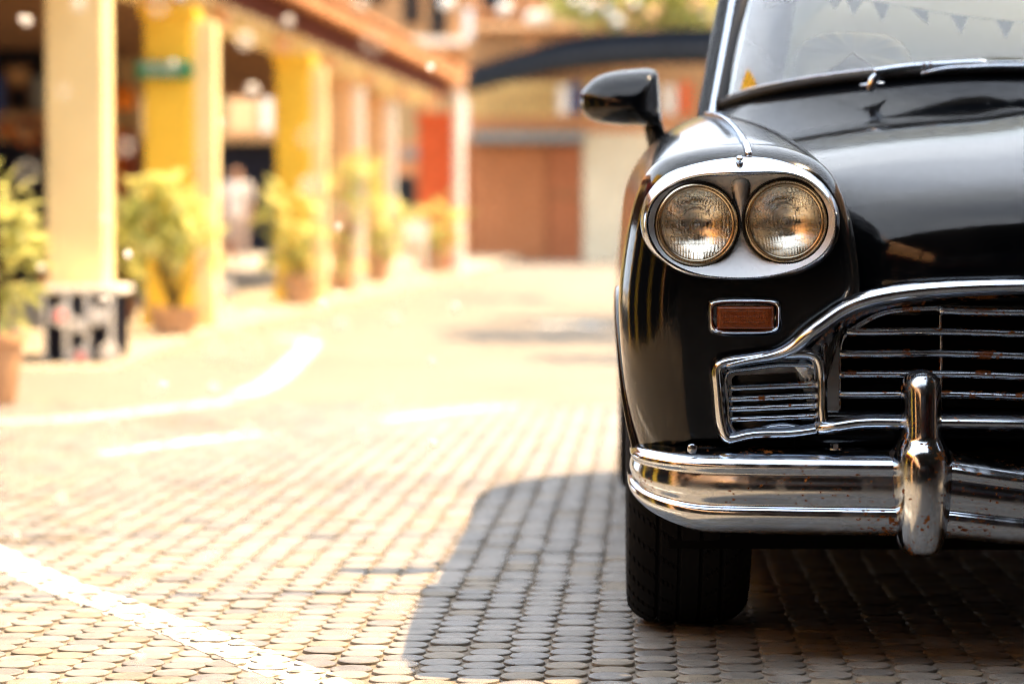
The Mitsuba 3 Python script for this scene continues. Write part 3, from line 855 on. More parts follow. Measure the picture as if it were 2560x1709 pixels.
cobj('rear_glass', grid(np.array([[(-.68, 3.95, 1.08), (.68, 3.95, 1.08)], [(-.56, 3.70, 1.52), (.56, 3.70, 1.52)]])), 'black_gloss', smooth=False)
diffuse('shade_board', (0.15, 0.16, 0.135), .10, 5)
diffuse('rest_cloth', (0.10, 0.105, 0.09), .10, 5)
x0s = L(1938, 120, 1.75)[0]
cols = np.nonzero((gb[:, 0] > x0s) & (gb[:, 0] < .62))[0]
SB = GL[:, cols] * [1, 1, 1] + np.array([0.0, 0.11, -0.012])
cobj('sunshade', cat(grid(SB), grid(SB + [0, .006, 0])), 'shade_board', smooth=True, label='pale grey sunshade standing behind the windscreen')


def rest_shape():
    q = [(1985, 240), (1988, 170), (2000, 120), (2035, 92), (2110, 80), (2180, 82), (2240, 95), (2272, 125), (2285, 170), (2290, 240)]
    return spl(np.array(q, float), 60)


fl_px = [(2062, -26), (2092, -16), (2136, -4), (2204, 8), (2298, 24), (2398, 40), (2512, 53), (2600, 60), (2690, 62)]


def behind_glass(px, py):
    y = 1.6
    for _ in range(8):
        p_ = L(px, py, y)
        k_ = int(np.argmin(np.abs(gb[:, 0] - p_[0])))
        y = gb[k_, 1] + (p_[2] - gb[k_, 2]) * .52 + .04
    return L(px, py, y)


hr_ = np.array([behind_glass(*q) + [0, .03, 0] for q in rest_shape()])
mid_ = hr_.mean(0)
cobj('headrest', grid(np.array([mid_ + (hr_ - mid_) * s + [0, -.012 * math.sqrt(max(0, 1 - s * s)), 0] for s in np.linspace(1, 0.02, 12)])), 'rest_cloth', smooth=True)
fcord = spl(np.array([behind_glass(*q) for q in fl_px]), 60)
bk2 = cobj('pennant_string', tube(fcord, .0012, 6), 'flag_cloth', smooth=50, label='string of small dark pennants inside the windscreen')
for i, q in enumerate(fl_px[1:-1]):
    tl_ = [-.4, -.2, 0, .9, .1, .05, 0][i]
    a_, b_, c_ = behind_glass(q[0] - 23, q[1] - 3), behind_glass(q[0] + 23, q[1] + 4), behind_glass(q[0] + 2 + tl_ * 22, q[1] + 46 - abs(tl_) * 8)
    cobj('pennant', trimesh.convex.convex_hull(np.array([v + [0, d, 0] for v in (a_, b_, c_) for d in (0, .0015)])), 'flag_cloth', bk2, False)
diffuse('seat_vinyl', (0.05, 0.045, 0.04), .2, 8, .5)
cobj('dashboard', cat(box(-.70, .70, 1.62, 1.86, 1.02, 1.17, .03)), 'rubber', smooth=False)
swc = L(2145, 175, 2.22)
th_ = np.linspace(0, 2 * np.pi, 60, endpoint=False)
sw = np.stack([swc[0] + .205 * np.cos(th_), swc[1] + .09 * np.sin(th_), 1.20 + .185 * np.sin(th_)], 1)
cobj('steering_wheel', cat(tube(sw, .012, 10, True), tube([[swc[0] - .19, swc[1], 1.2], [swc[0], swc[1] - .02, 1.18], [swc[0] + .19, swc[1], 1.2]], .011)), 'rubber', smooth=60)
both('front_seat', cat(box(-.62, -.10, 2.45, 2.60, .55, 1.22, .05), box(-.62, -.10, 2.05, 2.6, .45, .62, .05)), 'seat_vinyl', smooth=False)
cobj('rear_seat', cat(box(-.62, .62, 3.35, 3.55, .55, 1.15, .05), box(-.62, .62, 3.0, 3.5, .45, .60, .05)), 'seat_vinyl', smooth=False)


# ================================================================== the street
def paver_col(p, n, uv):
    a = cell_rand(dr.floor(p.x * 7.1), dr.floor(p.y * 7.1), 3)
    g = fbm(p.x * 60, p.y * 60, 1.0, 3)
    s = noise(p.x * 420, p.y * 420, 2.0)
    b = fbm(p.x * 2.0, p.y * 2.0, 5.0, 3)
    c = mix((0.162, 0.147, 0.127), (0.250, 0.227, 0.196), g * 0.7 + b * 0.5)
    w = smoothstep(0.42, 0.66, fbm(p.x * 0.55 + 4, p.y * 0.55, 9.0, 4))
    d = smoothstep(0.55, 0.75, fbm(p.x * 7 + 1, p.y * 7, 4.0, 3))
    return c * (1 - 0.40 * smoothstep(0.78, 0.92, s)) * (1 - 0.22 * w - 0.25 * d) * (0.86 + 0.30 * cell_rand(dr.floor(p.x * 11.6), dr.floor(p.y * 11.3), 1))


def street_col(p, n, uv):
    far = smoothstep(13.0, 15.0, p.y)
    g = fbm(p.x * 9, p.y * 9, 1.0, 3)
    m = mix((0.17, 0.145, 0.115), (0.28, 0.24, 0.195), g)
    f = mix((0.20, 0.179, 0.152), (0.27, 0.244, 0.208), fbm(p.x * 1.3, p.y * 1.3, 3.0, 3))
    return mix(m, f, far)


scene['paver'] = two({'type': 'principled', 'base_color': proc(paver_col), 'roughness': 0.55, 'specular': 0.5})
scene['paver_b'] = two({'type': 'principled', 'base_color': proc(lambda p, n, uv: paver_col(p, n, uv) * mi.Color3f(1.02, 0.93, 0.78)), 'roughness': 0.6, 'specular': 0.5})
scene['street_mat'] = two({'type': 'diffuse', 'reflectance': proc(street_col)})


def white_col(p, n, uv):
    w = fbm(p.x * 35, p.y * 35, 2.0, 3)
    return mix((0.72, 0.71, 0.67), (0.30, 0.275, 0.23), smoothstep(0.56, 0.70, w))


scene['road_paint'] = two({'type': 'diffuse', 'reflectance': proc(white_col)})
ys = np.concatenate([[-60, -30, -10, 0], np.linspace(3, 60, 58), [80, 120, 300]])
xg = np.array([-300, -60, -20, -10, -6, -3, 0, 3, 6, 10, 20, 60, 300.0])
SG = np.stack(np.broadcast_arrays(xg[None, :], ys[:, None], (ground_z(ys) - 0.0060 * (ys < 14.5))[:, None]), -1)
street = struct('street', grid(SG), 'street_mat', 'street of round stone pavers in sun and car shadow', smooth=True)

PA = math.radians(2.9)
D_, SPC = 0.0885, 0.0862
dirv, perp = np.array([math.sin(PA), math.cos(PA)]), np.array([math.cos(PA), -math.sin(PA)])
discs = []
for i in range(-72, 58):
    for j in range(-22, 125):
        o = dirv * (4.4 + (j + 0.5 * (i % 2)) * D_ * 0.985) + perp * i * SPC + np.array([0.02, 0])
        o = o + rng.normal(0, 0.0028, 2)
        if abs(o[0]) > o[1] * 0.215 + 1.25 or o[1] > 14.2 or o[1] < 2.6:
            continue
        discs.append((o[0], o[1], rng.normal(0, 0.0010), rng.uniform(0.482, 0.505) * D_ , rng.random()))
discs = np.array(discs)


def disc_mesh(r, n, seed):
    g = np.random.default_rng(seed)
    a = np.arange(n) * 2 * np.pi / n
    w = 1 + 0.018 * np.sin(2 * a + g.uniform(0, 6)) + 0.012 * np.sin(3 * a + g.uniform(0, 6)) + g.normal(0, 0.006, n)
    rings = [(r * .985, -.010), (r, -.004), (r * .985, -.0018), (r * .94, -.0003), (r * .8, 0.0), (0.0001, 0.0002)]
    P = np.array([np.stack([q * w * np.cos(a), q * w * np.sin(a), np.full(n, z)], 1) for q, z in rings])
    return grid(P, False, True)


scene['paver_c'] = two({'type': 'principled', 'base_color': proc(lambda p, n, uv: paver_col(p, n, uv) * mi.Color3f(0.74, 0.74, 0.76)), 'roughness': 0.5, 'specular': 0.5})
VAR = [mikit.ply(disc_mesh(1.0 * 0.5 * D_ * 0.97, 26, s), m, smooth=35) for s in range(4) for m in ('paver', 'paver', 'paver_b', 'paver', 'paver_c')]
dist = discs[:, 1]
pxs = np.array([HX + FPX * d[0] / d[1] for d in discs])
seen = (pxs > -60) & (pxs < 2620) & (discs[:, 1] > 5.0)
vis = np.nonzero(seen)[0]
near = vis[np.argsort(dist[vis])][:300]
isnear = np.zeros(len(discs), bool)
isnear[near] = True
for k in near:
    x, y, z, r, t = discs[k]
    s = r / (0.5 * D_ * 0.97)
    obj('paver', VAR[int(t * 997) % len(VAR)], None, street, to_world=T4().translate([float(x), float(y), float(z)]).rotate([0, 0, 1], float(t * 360)).scale([float(s), float(s), 1.0]))
rest_a, rest_b, rest_c = [], [], []
lo = [disc_mesh(0.5 * D_ * 0.97, 14, 50 + s) for s in range(8)]
lo2 = [disc_mesh(0.5 * D_ * 0.97, 9, 70 + s) for s in range(8)]
for k in np.nonzero(~isnear)[0]:
    x, y, z, r, t = discs[k]
    src = (lo if seen[k] and y < 8.5 else lo2)[int(t * 8)]
    s = r / (0.5 * D_ * 0.97)
    v = src.vertices * [s, s, 1] + [x, y, z]
    (rest_c if t > 0.85 else rest_b if t > 0.65 else rest_a).append((v, src.faces))


def joinvf(lst):
    off, V, F_ = 0, [], []
    for v, f in lst:
        V.append(v)
        F_.append(f + off)
        off += len(v)
    return trimesh.Trimesh(np.vstack(V), np.vstack(F_), process=False)


obj('paver_field', joinvf(rest_a), 'paver', street, 35, kind='stuff')
obj('paver_field', joinvf(rest_b), 'paver_b', street, 35, kind='stuff')
obj('paver_field', joinvf(rest_c), 'paver_c', street, 35, kind='stuff')


# painted lines: the paint lies on the pavers' tops and in their joints
def road_line(pts_px, hw, label):
    pts = spl(np.array([Gd(*p)[:2] for p in pts_px]), 80)
    poly = LineString(pts).buffer(hw, cap_style=2)
    ms = []
    cand = [k for k in range(len(discs)) if poly.distance(Point(discs[k, 0], discs[k, 1])) < D_ * .5]
    wob = np.random.default_rng(3)
    for k in cand:
        x, y, z, r, t = discs[k]
        rag = LineString(pts).buffer(hw * (1 + wob.normal(0, .06)), cap_style=2)
        g = rag.intersection(Point(x, y).buffer(r * 0.97, 8))
        if not g.is_empty and g.geom_type in ('Polygon', 'MultiPolygon') and g.area > 1e-5:
            ms.append(slab(g, z + .0002, z + .0022))
    nearp = poly.intersection(sbox(-9, 0, 9, 14.3))
    farp = poly.difference(sbox(-9, 0, 9, 14.3))
    if not nearp.is_empty:
        ms.append(slab(nearp, -.0059, -.0028))
    if not farp.is_empty and farp.area > 1e-4:
        m = slab(farp.segmentize(0.5), 0, .005)
        m.vertices[:, 2] += ground_z(m.vertices[:, 1]) + .001
        ms.append(m)
    struct('painted_line', cat(ms), 'road_paint', label)


road_line([(-90, 1350), (0, 1392), (150, 1462), (350, 1535), (520, 1598), (650, 1650), (790, 1709), (860, 1760)], 0.062, 'wide white painted line curving across the foreground pavers')
road_line([(-60, 1056), (150, 1047), (350, 1028), (520, 1006), (640, 975), (710, 930), (760, 880), (775, 862), (750, 850), (690, 845)], 0.075, 'white painted line bending along the pavement edge')
road_line([(255, 1133), (350, 1120), (480, 1103), (640, 1083)], 0.06, 'short white painted dash left of the middle of the street')
road_line([(950, 1050), (1080, 1033), (1180, 1022), (1285, 1012)], 0.06, 'short white painted dash nearest the car')
road_line([(1355, 815), (1420, 812), (1500, 818)], 0.09, 'faint white painted dash far up the street')


def stain(name, px, py, rx, ry):
    pass


# pavement of the arcade
def arcade_x(Y):
    return -2.95 + 0.088 * (np.asarray(Y) - 17.5)


yy = np.linspace(16.4, 60, 40)
pav = np.array([[[arcade_x(y) + dx, y, ground_z(y) - .02 + (z + .02) * min(1, (y - 16.4) / 3)] for y in yy] for dx, z in ((-30, .10), (-6, .10), (-0.2, .10), (0.42, .10), (0.44, .095), (0.445, -.05))])
diffuse('pavement_stone', (0.40, 0.35, 0.27), .2, 2.0)
struct('pavement', grid(pav), 'pavement_stone', 'raised pavement under the arcade on the left')

# ================================================================== arcade on the left
for nm, c in (('yellow_plaster', (0.88, 0.56, 0.07)), ('cream_plaster', (0.88, 0.70, 0.37)), ('orange_plaster', (0.84, 0.50, 0.26)), ('red_plaster', (0.72, 0.15, 0.06)), ('signal_red', (0.80, 0.02, 0.03)), ('eave_red', (0.13, 0.045, 0.03)), ('gutter_brown', (0.52, 0.26, 0.13)), ('pale_plaster', (0.82, 0.76, 0.66)), ('beige_wall', (0.36, 0.25, 0.13)),
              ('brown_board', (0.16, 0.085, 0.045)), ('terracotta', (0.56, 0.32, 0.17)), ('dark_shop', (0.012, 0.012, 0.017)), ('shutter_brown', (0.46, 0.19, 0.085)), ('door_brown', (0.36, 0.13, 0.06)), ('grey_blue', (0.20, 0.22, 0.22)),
              ('navy_beam', (0.014, 0.018, 0.026)), ('slate', (0.05, 0.055, 0.06)), ('white_paint', (0.78, 0.75, 0.70)), ('peach_wall', (0.55, 0.27, 0.13)), ('ochre_rail', (0.62, 0.45, 0.18)), ('brick_red', (0.30, 0.085, 0.05)), ('cream_wall', (0.66, 0.58, 0.42)), ('timber_brown', (0.30, 0.13, 0.06)), ('dark_red', (0.20, 0.03, 0.025)),
              ('green_sign', (0.02, 0.22, 0.11)), ('sand_wall', (0.44, 0.26, 0.13)), ('soil', (0.05, 0.03, 0.02)), ('blue_cloth', (0.03, 0.06, 0.18)), ('orange_cloth', (0.65, 0.20, 0.03)), ('flag_grey', (0.03, 0.03, 0.035)), ('dark_window', (0.02, 0.022, 0.026))):
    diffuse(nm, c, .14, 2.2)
BTOP = 2.70                                                       # underside of the arcade beam


def column(px0, px1, Y, mat, label, w=None, base=True, top=2.68, side=None, z0=None):
    x0, x1 = W(px0, 600, Y)[0], W(px1, 600, Y)[0]
    z = float(ground_z(Y)) + .10 if z0 is None else z0
    dpt = (x1 - x0) * 1.05
    k = thing('arcade_column', label, 'column')
    obj('shaft', box(x0, x1, Y, Y + dpt, z, top, .012), mat, k)
    if base:
        obj('plinth', box(x0 - .03, x1 + .03, Y - .03, Y + dpt + .03, z - .05, z + .16, .012), mat, k)
    obj('capital', box(x0 - .035, x1 + .035, Y - .035, Y + dpt + .035, top - .10, top - .002, .012), mat, k)
    if side:
        obj('pilaster_or_lit_side', box(x1 + .002, x1 + side, Y + .06, Y + dpt, z, top - .12, .01), 'pale_plaster' if mat != 'yellow_plaster' else 'cream_plaster', k)  # paler strip on the street side; sunlight is put into its colour
    return k, x0, x1


c1, c1x0, c1x1 = column(116, 262, 17.6, 'cream_plaster', 'cream yellow arcade column standing on a black box with white discs', base=False, z0=.55)
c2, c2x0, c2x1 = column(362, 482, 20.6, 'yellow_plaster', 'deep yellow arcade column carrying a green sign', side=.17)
column(690, 775, 26.0, 'yellow_plaster', 'yellow arcade column behind the third potted plant, its sunlit street side put in as a paler colour', side=.15)
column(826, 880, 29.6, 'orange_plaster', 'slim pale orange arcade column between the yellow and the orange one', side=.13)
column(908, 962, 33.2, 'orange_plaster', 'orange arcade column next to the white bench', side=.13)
column(1046, 1132, 38.0, 'red_plaster', 'red arcade column at the far corner of the eave')
# the black box under the first column
pb = thing('column_pedestal', 'black pedestal box with white bars and white discs with red centres under the cream column', 'pedestal')
Yp = 17.35
px0, px1 = W(108, 800, Yp)[0], W(285, 800, Yp)[0]
zb = float(ground_z(Yp)) + .02
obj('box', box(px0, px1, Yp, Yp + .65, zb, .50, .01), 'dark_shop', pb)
obj('top_slab', box(px0 - .03, px1 + .03, Yp - .03, Yp + .68, .50, .55, .008), 'pale_plaster', pb)
for pxa, pxb in ((108, 116), (160, 176), (212, 226), (272, 285)):
    obj('bar', box(W(pxa, 800, Yp)[0], W(pxb, 800, Yp)[0], Yp - .022, Yp - .002, zb, .498, .004), 'white_paint', pb)
for i, (qx, qy, r, red) in enumerate(((152, 790, .082, 1), (198, 812, .062, 0), (245, 790, .078, 0), (203, 893, .080, 1), (272, 880, .078, 0))):
    c = W(qx, qy, Yp - .03)
    r *= .80
    d = obj('disc', revolve_y([(r, .0), (r, -.02), (r * .9, -.03), (.001, -.032)], c, 28), 'white_paint', pb, 40)
    if red:
        obj('boss', dome([c[0], c[1] - .031, c[2]], r * .5, .02), 'signal_red', d, 40, 'red centre of the disc')
# sign on the second column
sg = thing('street_sign', 'green sign with white lettering fixed across the deep yellow column', 'sign')
s0, s1 = W(340, 196, 20.5), W(480, 152, 20.5)
obj('panel', box(s0[0], s1[0], 20.50, 20.53, s0[2], s1[2], .01), 'green_sign', sg)
for r_ in range(2):
    for q in range(9 if r_ == 0 else 7):
        xa = s0[0] + .05 + q * .037 + r_ * .03
        obj('letter_mark', box(xa, xa + .024, 20.492, 20.499, s0[2] + (.088 if r_ == 0 else .03), s0[2] + (.118 if r_ == 0 else .052)), 'white_paint', sg)
# beam, soffit, eave, gutter
roof = thing('arcade_roof', 'orange tiled lean-to roof with timber eave over the arcade', 'roof')


def along(dx0, dx1, z0, z1, ya, yb, mat, name, n=2, dz=0.006):
    a = [np.array([arcade_x(y) + dx, y, z + dz * (y - 17)]) for y in (ya, yb) for dx in (dx0, dx1) for z in (z0, z1)]
    obj(name, trimesh.convex.convex_hull(np.array(a)), mat, roof)


along(-.34, .02, 2.69, 2.88, 12.0, 38.4, 'cream_plaster', 'beam')
along(.03, .17, 2.80, 2.86, 12.0, 38.6, 'pale_plaster', 'soffit')
along(.18, .24, 2.78, 3.10, 12.0, 38.7, 'eave_red', 'fascia')
along(.25, .40, 3.00, 3.16, 12.0, 38.8, 'gutter_brown', 'gutter')
along(-7.0, -.35, 2.78, 2.86, 12.0, 38.4, 'brown_board', 'ceiling')
for i, Yr in enumerate(np.arange(13.5, 38, 2.9)):
    x0 = arcade_x(Yr)
    obj('bracket', box(x0 + .03, x0 + .175, Yr, Yr + .10, 2.62, 2.79, .01), 'orange_plaster', roof)
for i in range(9):
    a = [np.array([arcade_x(y) + dx, y, z + .006 * (y - 17)]) for y in (12.0 + i * 3, 14.98 + i * 3) for dx, z in ((.44, 3.17), (-3.2, 4.1), (.44, 3.21), (-3.2, 4.14))]
    obj('roof_sheet', trimesh.convex.convex_hull(np.array(a)), 'peach_wall', roof)
dp = thing('downpipe', 'pale rainwater pipe running down beside the red column', 'pipe')
d0, d1 = W(1146, 240, 37.9), W(1150, 655, 37.9)
obj('pipe', tube([[d0[0] - .12, 37.95, d0[2] + .15], [d0[0], 37.9, d0[2]], [d0[0], 37.9, 2.0], [d0[0], 37.9, float(ground_z(37.9))]], .085, 14), 'pale_plaster', dp, 50)
obj('head', box(d0[0] - .16, d0[0] + .10, 37.8, 38.0, d0[2] + .1, d0[2] + .34, .02), 'orange_plaster', dp)

# ---- shop behind the first columns
sh = thing('clothes_store', 'dark open shop front behind the two nearest columns', 'shop')
Ys = 28.0
X0, X1 = -9.0, W(352, 500, Ys)[0]
z0 = float(ground_z(Ys)) + .10
obj('back_wall', box(X0, X1, Ys, Ys + .2, z0, 1.95), 'dark_shop', sh)  # near-black slab; its colour stands for the unlit shop interior
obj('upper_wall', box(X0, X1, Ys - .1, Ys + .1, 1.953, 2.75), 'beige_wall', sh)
obj('shade_band', box(X0, W(118, 200, Ys)[0], Ys - .2, Ys - .102, 2.42, 2.84), 'dark_shop', sh)  # near-black strip painted in for the shaded band of the interior


def shop_thing(name, label, cat_, px0, px1, py0, py1, Y, mat, dep=.08, grp=None, frame=None):
    a, b = W(px0, py1, Y), W(px1, py0, Y)
    k = thing(name, label, cat_, grp)
    obj('panel', box(a[0], b[0], Y, Y + dep, a[2], b[2], .01), mat, k)
    if frame:
        t = .03
        obj('frame', cat(box(a[0] - t, b[0] + t, Y - .02, Y + .02, b[2], b[2] + t), box(a[0] - t, b[0] + t, Y - .02, Y + .02, a[2] - t, a[2]), box(a[0] - t, a[0] - .001, Y - .02, Y + .02, a[2] + .001, b[2] - .001), box(b[0] + .001, b[0] + t, Y - .02, Y + .02, a[2] + .001, b[2] - .001)), frame, k)
    return k


shop_thing('poster', 'pale poster high on the left in the dark shop', 'poster', 18, 68, 172, 212, 27.6, 'sand_wall', .03, frame='brown_board')
shop_thing('picture_frame', 'black framed picture under the pale poster', 'picture', 24, 72, 218, 272, 27.6, 'dark_shop', .03, frame='brown_board')
shop_thing('poster', 'narrow bluish poster beside the cream column', 'poster', 80, 112, 190, 275, 27.6, 'grey_blue', .03)
shop_thing('shelf', 'tan shelf board above the red goods on the far left', 'shelf', -10, 122, 282, 304, 27.4, 'sand_wall', .35)
shop_thing('hanging_cloth', 'red and blue cloth hanging at the left picture edge', 'cloth', -30, 12, 190, 310, 27.5, 'blue_cloth', .05)
gk = thing('garland', 'garland of red and brown paper flowers hanging under the shop shelf on the far left', 'garland')
obj('cord', tube([W(-6, 335, 27.3), W(60, 350, 27.3), W(119, 335, 27.3)], .015, 6), 'brown_board', gk)
for i in range(26):
    q = (rng.uniform(-5, 118), rng.uniform(305, 372))
    r = rng.uniform(.035, .06)
    c = W(*q, 27.3 + rng.uniform(-.2, .2))
    m = trimesh.creation.icosphere(2, r)
    m.vertices *= 1 + .25 * (meshkit.noise(m.vertices * 30, i)[:, None] - .5)
    m.apply_translation(c)
    obj('paper_flower', m, ['dark_red', 'orange_cloth', 'timber_brown', 'dark_red', 'sand_wall'][i % 5], gk, True)
lp = thing('shop_lamp', 'orange lamp shade hanging between the first two columns', 'lamp')
lc = W(288, 243, 27.0)
obj('shade', revolve_z([(.05, .14), (.16, .10), (.21, 0), (.20, -.10), (.12, -.13)], lc, 24), 'orange_cloth', lp, 50)  # plain orange cloth, emits nothing
obj('cord', tube([lc + [0, 0, .14], [lc[0], lc[1], 2.77]], .012, 8), 'dark_shop', lp, 50)
for i, (a0, b0, a1, b1, m) in enumerate(((262, 285, 330, 520, 'dark_red'), (286, 306, 320, 560, 'orange_cloth'), (307, 330, 325, 540, 'dark_red'), (331, 352, 335, 580, 'timber_brown'), (262, 300, 400, 640, 'brown_board'))):
    A, B_ = W(a0, b1, 27.2 + .1 * i), W(b0, a1, 27.2 + .1 * i)
    xs_ = np.linspace(A[0], B_[0], 24)
    zs_ = np.linspace(A[2], B_[2], 14)
    XX, ZZ = np.meshgrid(xs_, zs_, indexing='ij')
    YY = 27.2 + .1 * i + .03 * np.sin((XX - A[0]) * 60) * (1.2 - (ZZ - A[2]) / (B_[2] - A[2]))
    k = obj('garment', cat(grid(np.stack([XX, YY, ZZ], -1)), grid(np.stack([XX, YY + .02, ZZ], -1))), m, None, True)
    labels[k] = {'label': ['dark red garment nearest the cream column in the shop', 'orange garment hanging between the first two columns', 'second dark red garment right of the orange one', 'brown garment hanging next to the deep yellow column', 'dark brown coat hanging lowest in the shop'][i], 'category': 'garment', 'group': 'clothes hung in the dark shop'}

# ---- second facade deeper in, behind the third column
fb_ = thing('arcade_shop', 'beige wall with signs above a dark wide shop opening, behind the arcade', 'shop')
Yb = 50.0
xa, xb = W(300, 300, Yb)[0], W(1165, 300, Yb)[0]
zf = float(ground_z(Yb)) - .2
obj('upper_wall', box(xa, xb, Yb, Yb + .3, W(600, 355, Yb)[2], 3.9), 'beige_wall', fb_)
obj('opening', box(xa, W(905, 300, Yb)[0], Yb + .5, Yb + .7, zf, W(600, 350, Yb)[2]), 'dark_shop', fb_)  # solid slab, the shade of the shop interior put into its colour
obj('end_wall', box(W(905, 300, Yb)[0], xb, Yb + .02, Yb + .3, zf, W(600, 355, Yb)[2] - .003), 'peach_wall', fb_)
obj('signboard', box(W(530, 0, Yb)[0], W(690, 0, Yb)[0], Yb - .1, Yb - .002, W(0, 345, Yb)[2], W(0, 225, Yb)[2], .02), 'sand_wall', fb_)
obj('signboard', box(W(1000, 0, Yb)[0], W(1050, 0, Yb)[0], Yb - .1, Yb - .002, W(0, 400, Yb)[2], W(0, 375, Yb)[2], .02), 'grey_blue', fb_)
obj('pane', box(W(985, 0, Yb)[0], W(1040, 0, Yb)[0], Yb - .05, Yb + .015, W(0, 560, Yb)[2], W(0, 440, Yb)[2], .02), 'dark_window', fb_)
for a_, b_ in ((545, 560), (575, 640), (655, 680)):
    obj('poster', box(W(a_, 0, Yb)[0], W(b_, 0, Yb)[0], Yb - .13, Yb - .102, W(0, 330, Yb)[2], W(0, 240, Yb)[2]), 'orange_plaster' if a_ == 575 else 'green_sign' if a_ == 545 else 'pale_plaster', fb_)
st = thing('shop_stool', 'small brown stool in the dark opening behind the deep yellow column', 'stool')
sc = W(555, 650, 40.0)
obj('seat', revolve_z([(.001, .03), (.2, .03), (.21, .0), (.2, -.03), (.001, -.03)], [sc[0], 40, sc[2] + .2], 24), 'timber_brown', st, 40)
for a_ in range(4):
    ca, sa = math.cos(a_ * 1.571 + .7), math.sin(a_ * 1.571 + .7)
    obj('leg', tube([[sc[0] + .15 * ca, 40 + .15 * sa, sc[2] + .17], [sc[0] + .19 * ca, 40 + .19 * sa, float(ground_z(40)) + .1]], .022, 8), 'timber_brown', st, 50)

# ---- far end of the street
fe = thing('corner_house', 'peach house with brown roller shutter and ochre balcony at the end of the street', 'house')
Ye = 48.0
ze = float(ground_z(Ye)) - .15


def fbx(name, a, b, t, bt, y0, y1, mat, parent=fe, Y=Ye):
    A, B_ = W(a, bt, Y), W(b, t, Y)
    return obj(name, box(A[0], B_[0], Y + y0, Y + y1, A[2] if bt < 640 else ze, B_[2], .01), mat, parent)


fbx('wall', 1168, 2700, -300, 360, .05, .4, 'sand_wall')
fbx('back_wall', 1164, 2700, 340, 700, .42, .6, 'door_brown')
shp = W(1180, 640, Ye)
shk = obj('shutter', box(W(1178, 0, Ye)[0], W(1370, 0, Ye)[0], Ye + .1, Ye + .3, ze, W(0, 362, Ye)[2]), 'shutter_brown', fe)
zt_ = W(0, 362, Ye)[2]
for i, z in enumerate(np.arange(ze + .05, zt_ - .06, .105)):
    obj('slat', box(W(1180, 0, Ye)[0], W(1369, 0, Ye)[0], Ye + .06, Ye + .098, z, z + .088, .012), 'shutter_brown', shk)
dk = fbx('door', 1372, 1456, 362, 700, .0, .3, 'door_brown')
obj('rail', box(W(1378, 0, Ye)[0], W(1450, 0, Ye)[0], Ye - .03, Ye - .002, 1.6, 1.72), 'timber_brown', dk)
fbx('white_wall', 1458, 1760, 310, 700, -.05, .3, 'cream_wall')
fbx('awning', 1180, 1460, 333, 358, -.5, .04, 'grey_blue')
fbx('wall_band', 1168, 1700, 285, 330, -.12, .03, 'peach_wall')
fbx('balcony_rail', 1170, 1640, 282, 290, -.30, -.24, 'ochre_rail')
fbx('balcony_rail', 1170, 1640, 212, 222, -.30, -.24, 'ochre_rail')
for i in range(34):
    a = 1176 + i * 13.8
    fbx('baluster', a, a + 6.5, 223, 281, -.29, -.25, 'ochre_rail')
fbx('pane', 1500, 1560, 220, 290, -.02, .03, 'dark_window')
for i, (a, b, m) in enumerate(((1395, 1420, 'white_paint'), (1425, 1452, 'blue_cloth'), (1520, 1545, 'red_plaster'), (1655, 1690, 'white_paint'), (1700, 1730, 'red_plaster'))):
    A, B_ = W(a, 285, 47.6), W(b, 215 - 8 * (i % 3), 47.6)
    xs_, zs_ = np.linspace(A[0], B_[0], 14), np.linspace(A[2], B_[2], 10)
    XX, ZZ = np.meshgrid(xs_, zs_, indexing='ij')
    k = obj('laundry_cloth', cat(grid(np.stack([XX, 47.6 + .03 * np.sin(XX * 30), ZZ], -1)), grid(np.stack([XX, 47.62 + .03 * np.sin(XX * 30), ZZ], -1))), m, None, True)
    labels[k] = {'label': ['white cloth hung on the ochre balcony rail', 'blue cloth on the balcony beside the white one', 'red cloth on the balcony above the white wall', 'white cloth right of the door mirror, near the pillar', 'red cloth closest to the windscreen pillar'][i], 'category': 'cloth', 'group': 'cloths hung on the balcony'}
# upper storey
for i, (a, b, t, bt, m) in enumerate(((1172, 1300, -60, 40, 'peach_wall'), (1310, 1345, -60, 150, 'peach_wall'))):
    fbx('pilaster_or_lit_side', a, b, t, bt, -.15, .04, m)
fbx('pane', 1205, 1270, -40, 25, -.19, -.152, 'dark_window')
fbx('eave', 1168, 1640, 62, 78, -.35, .02, 'orange_plaster')
for i in range(26):
    fbx('upper_baluster', 1176 + i * 12.5, 1182 + i * 12.5, 80, 190, -.2, -.1, 'sand_wall')
# left of the far house: sandy block with dark windows
tb = thing('sandy_building', 'sand coloured building with dark windows above the end of the eave', 'building')
for nm, a, b, t, bt, y0, y1, m in (('wall', 820, 1167, -300, 250, 0, .4, 'sand_wall'), ('pane', 900, 960, -60, 8, -.1, -.002, 'dark_window'), ('pane', 1075, 1115, -40, 90, -.1, -.002, 'dark_window'), ('pane', 1010, 1048, -60, 60, -.1, -.002, 'dark_window'), ('ledge', 1000, 1166, 98, 118, -.4, -.002, 'pale_plaster'), ('hood', 1020, 1110, 128, 150, -.3, -.002, 'cream_plaster')):
    fbx(nm, a, b, t, bt, y0, y1, m, tb, 52.0)
# arched footbridge
fbk = thing('arched_footbridge', 'dark blue grey arched beam spanning the far end of the street', 'bridge')
up_ = [(1120, 178), (1200, 160), (1300, 130), (1400, 100), (1500, 82), (1620, 74), (1760, 70), (2000, 72), (2400, 90)]
lo_ = [(1120, 234), (1200, 216), (1300, 192), (1400, 172), (1500, 160), (1620, 152), (1760, 150), (2000, 152), (2400, 170)]
u3, l3 = spl(np.array([W(*p, 45.0) for p in up_]), 50), spl(np.array([W(*p, 45.0) for p in lo_]), 50)


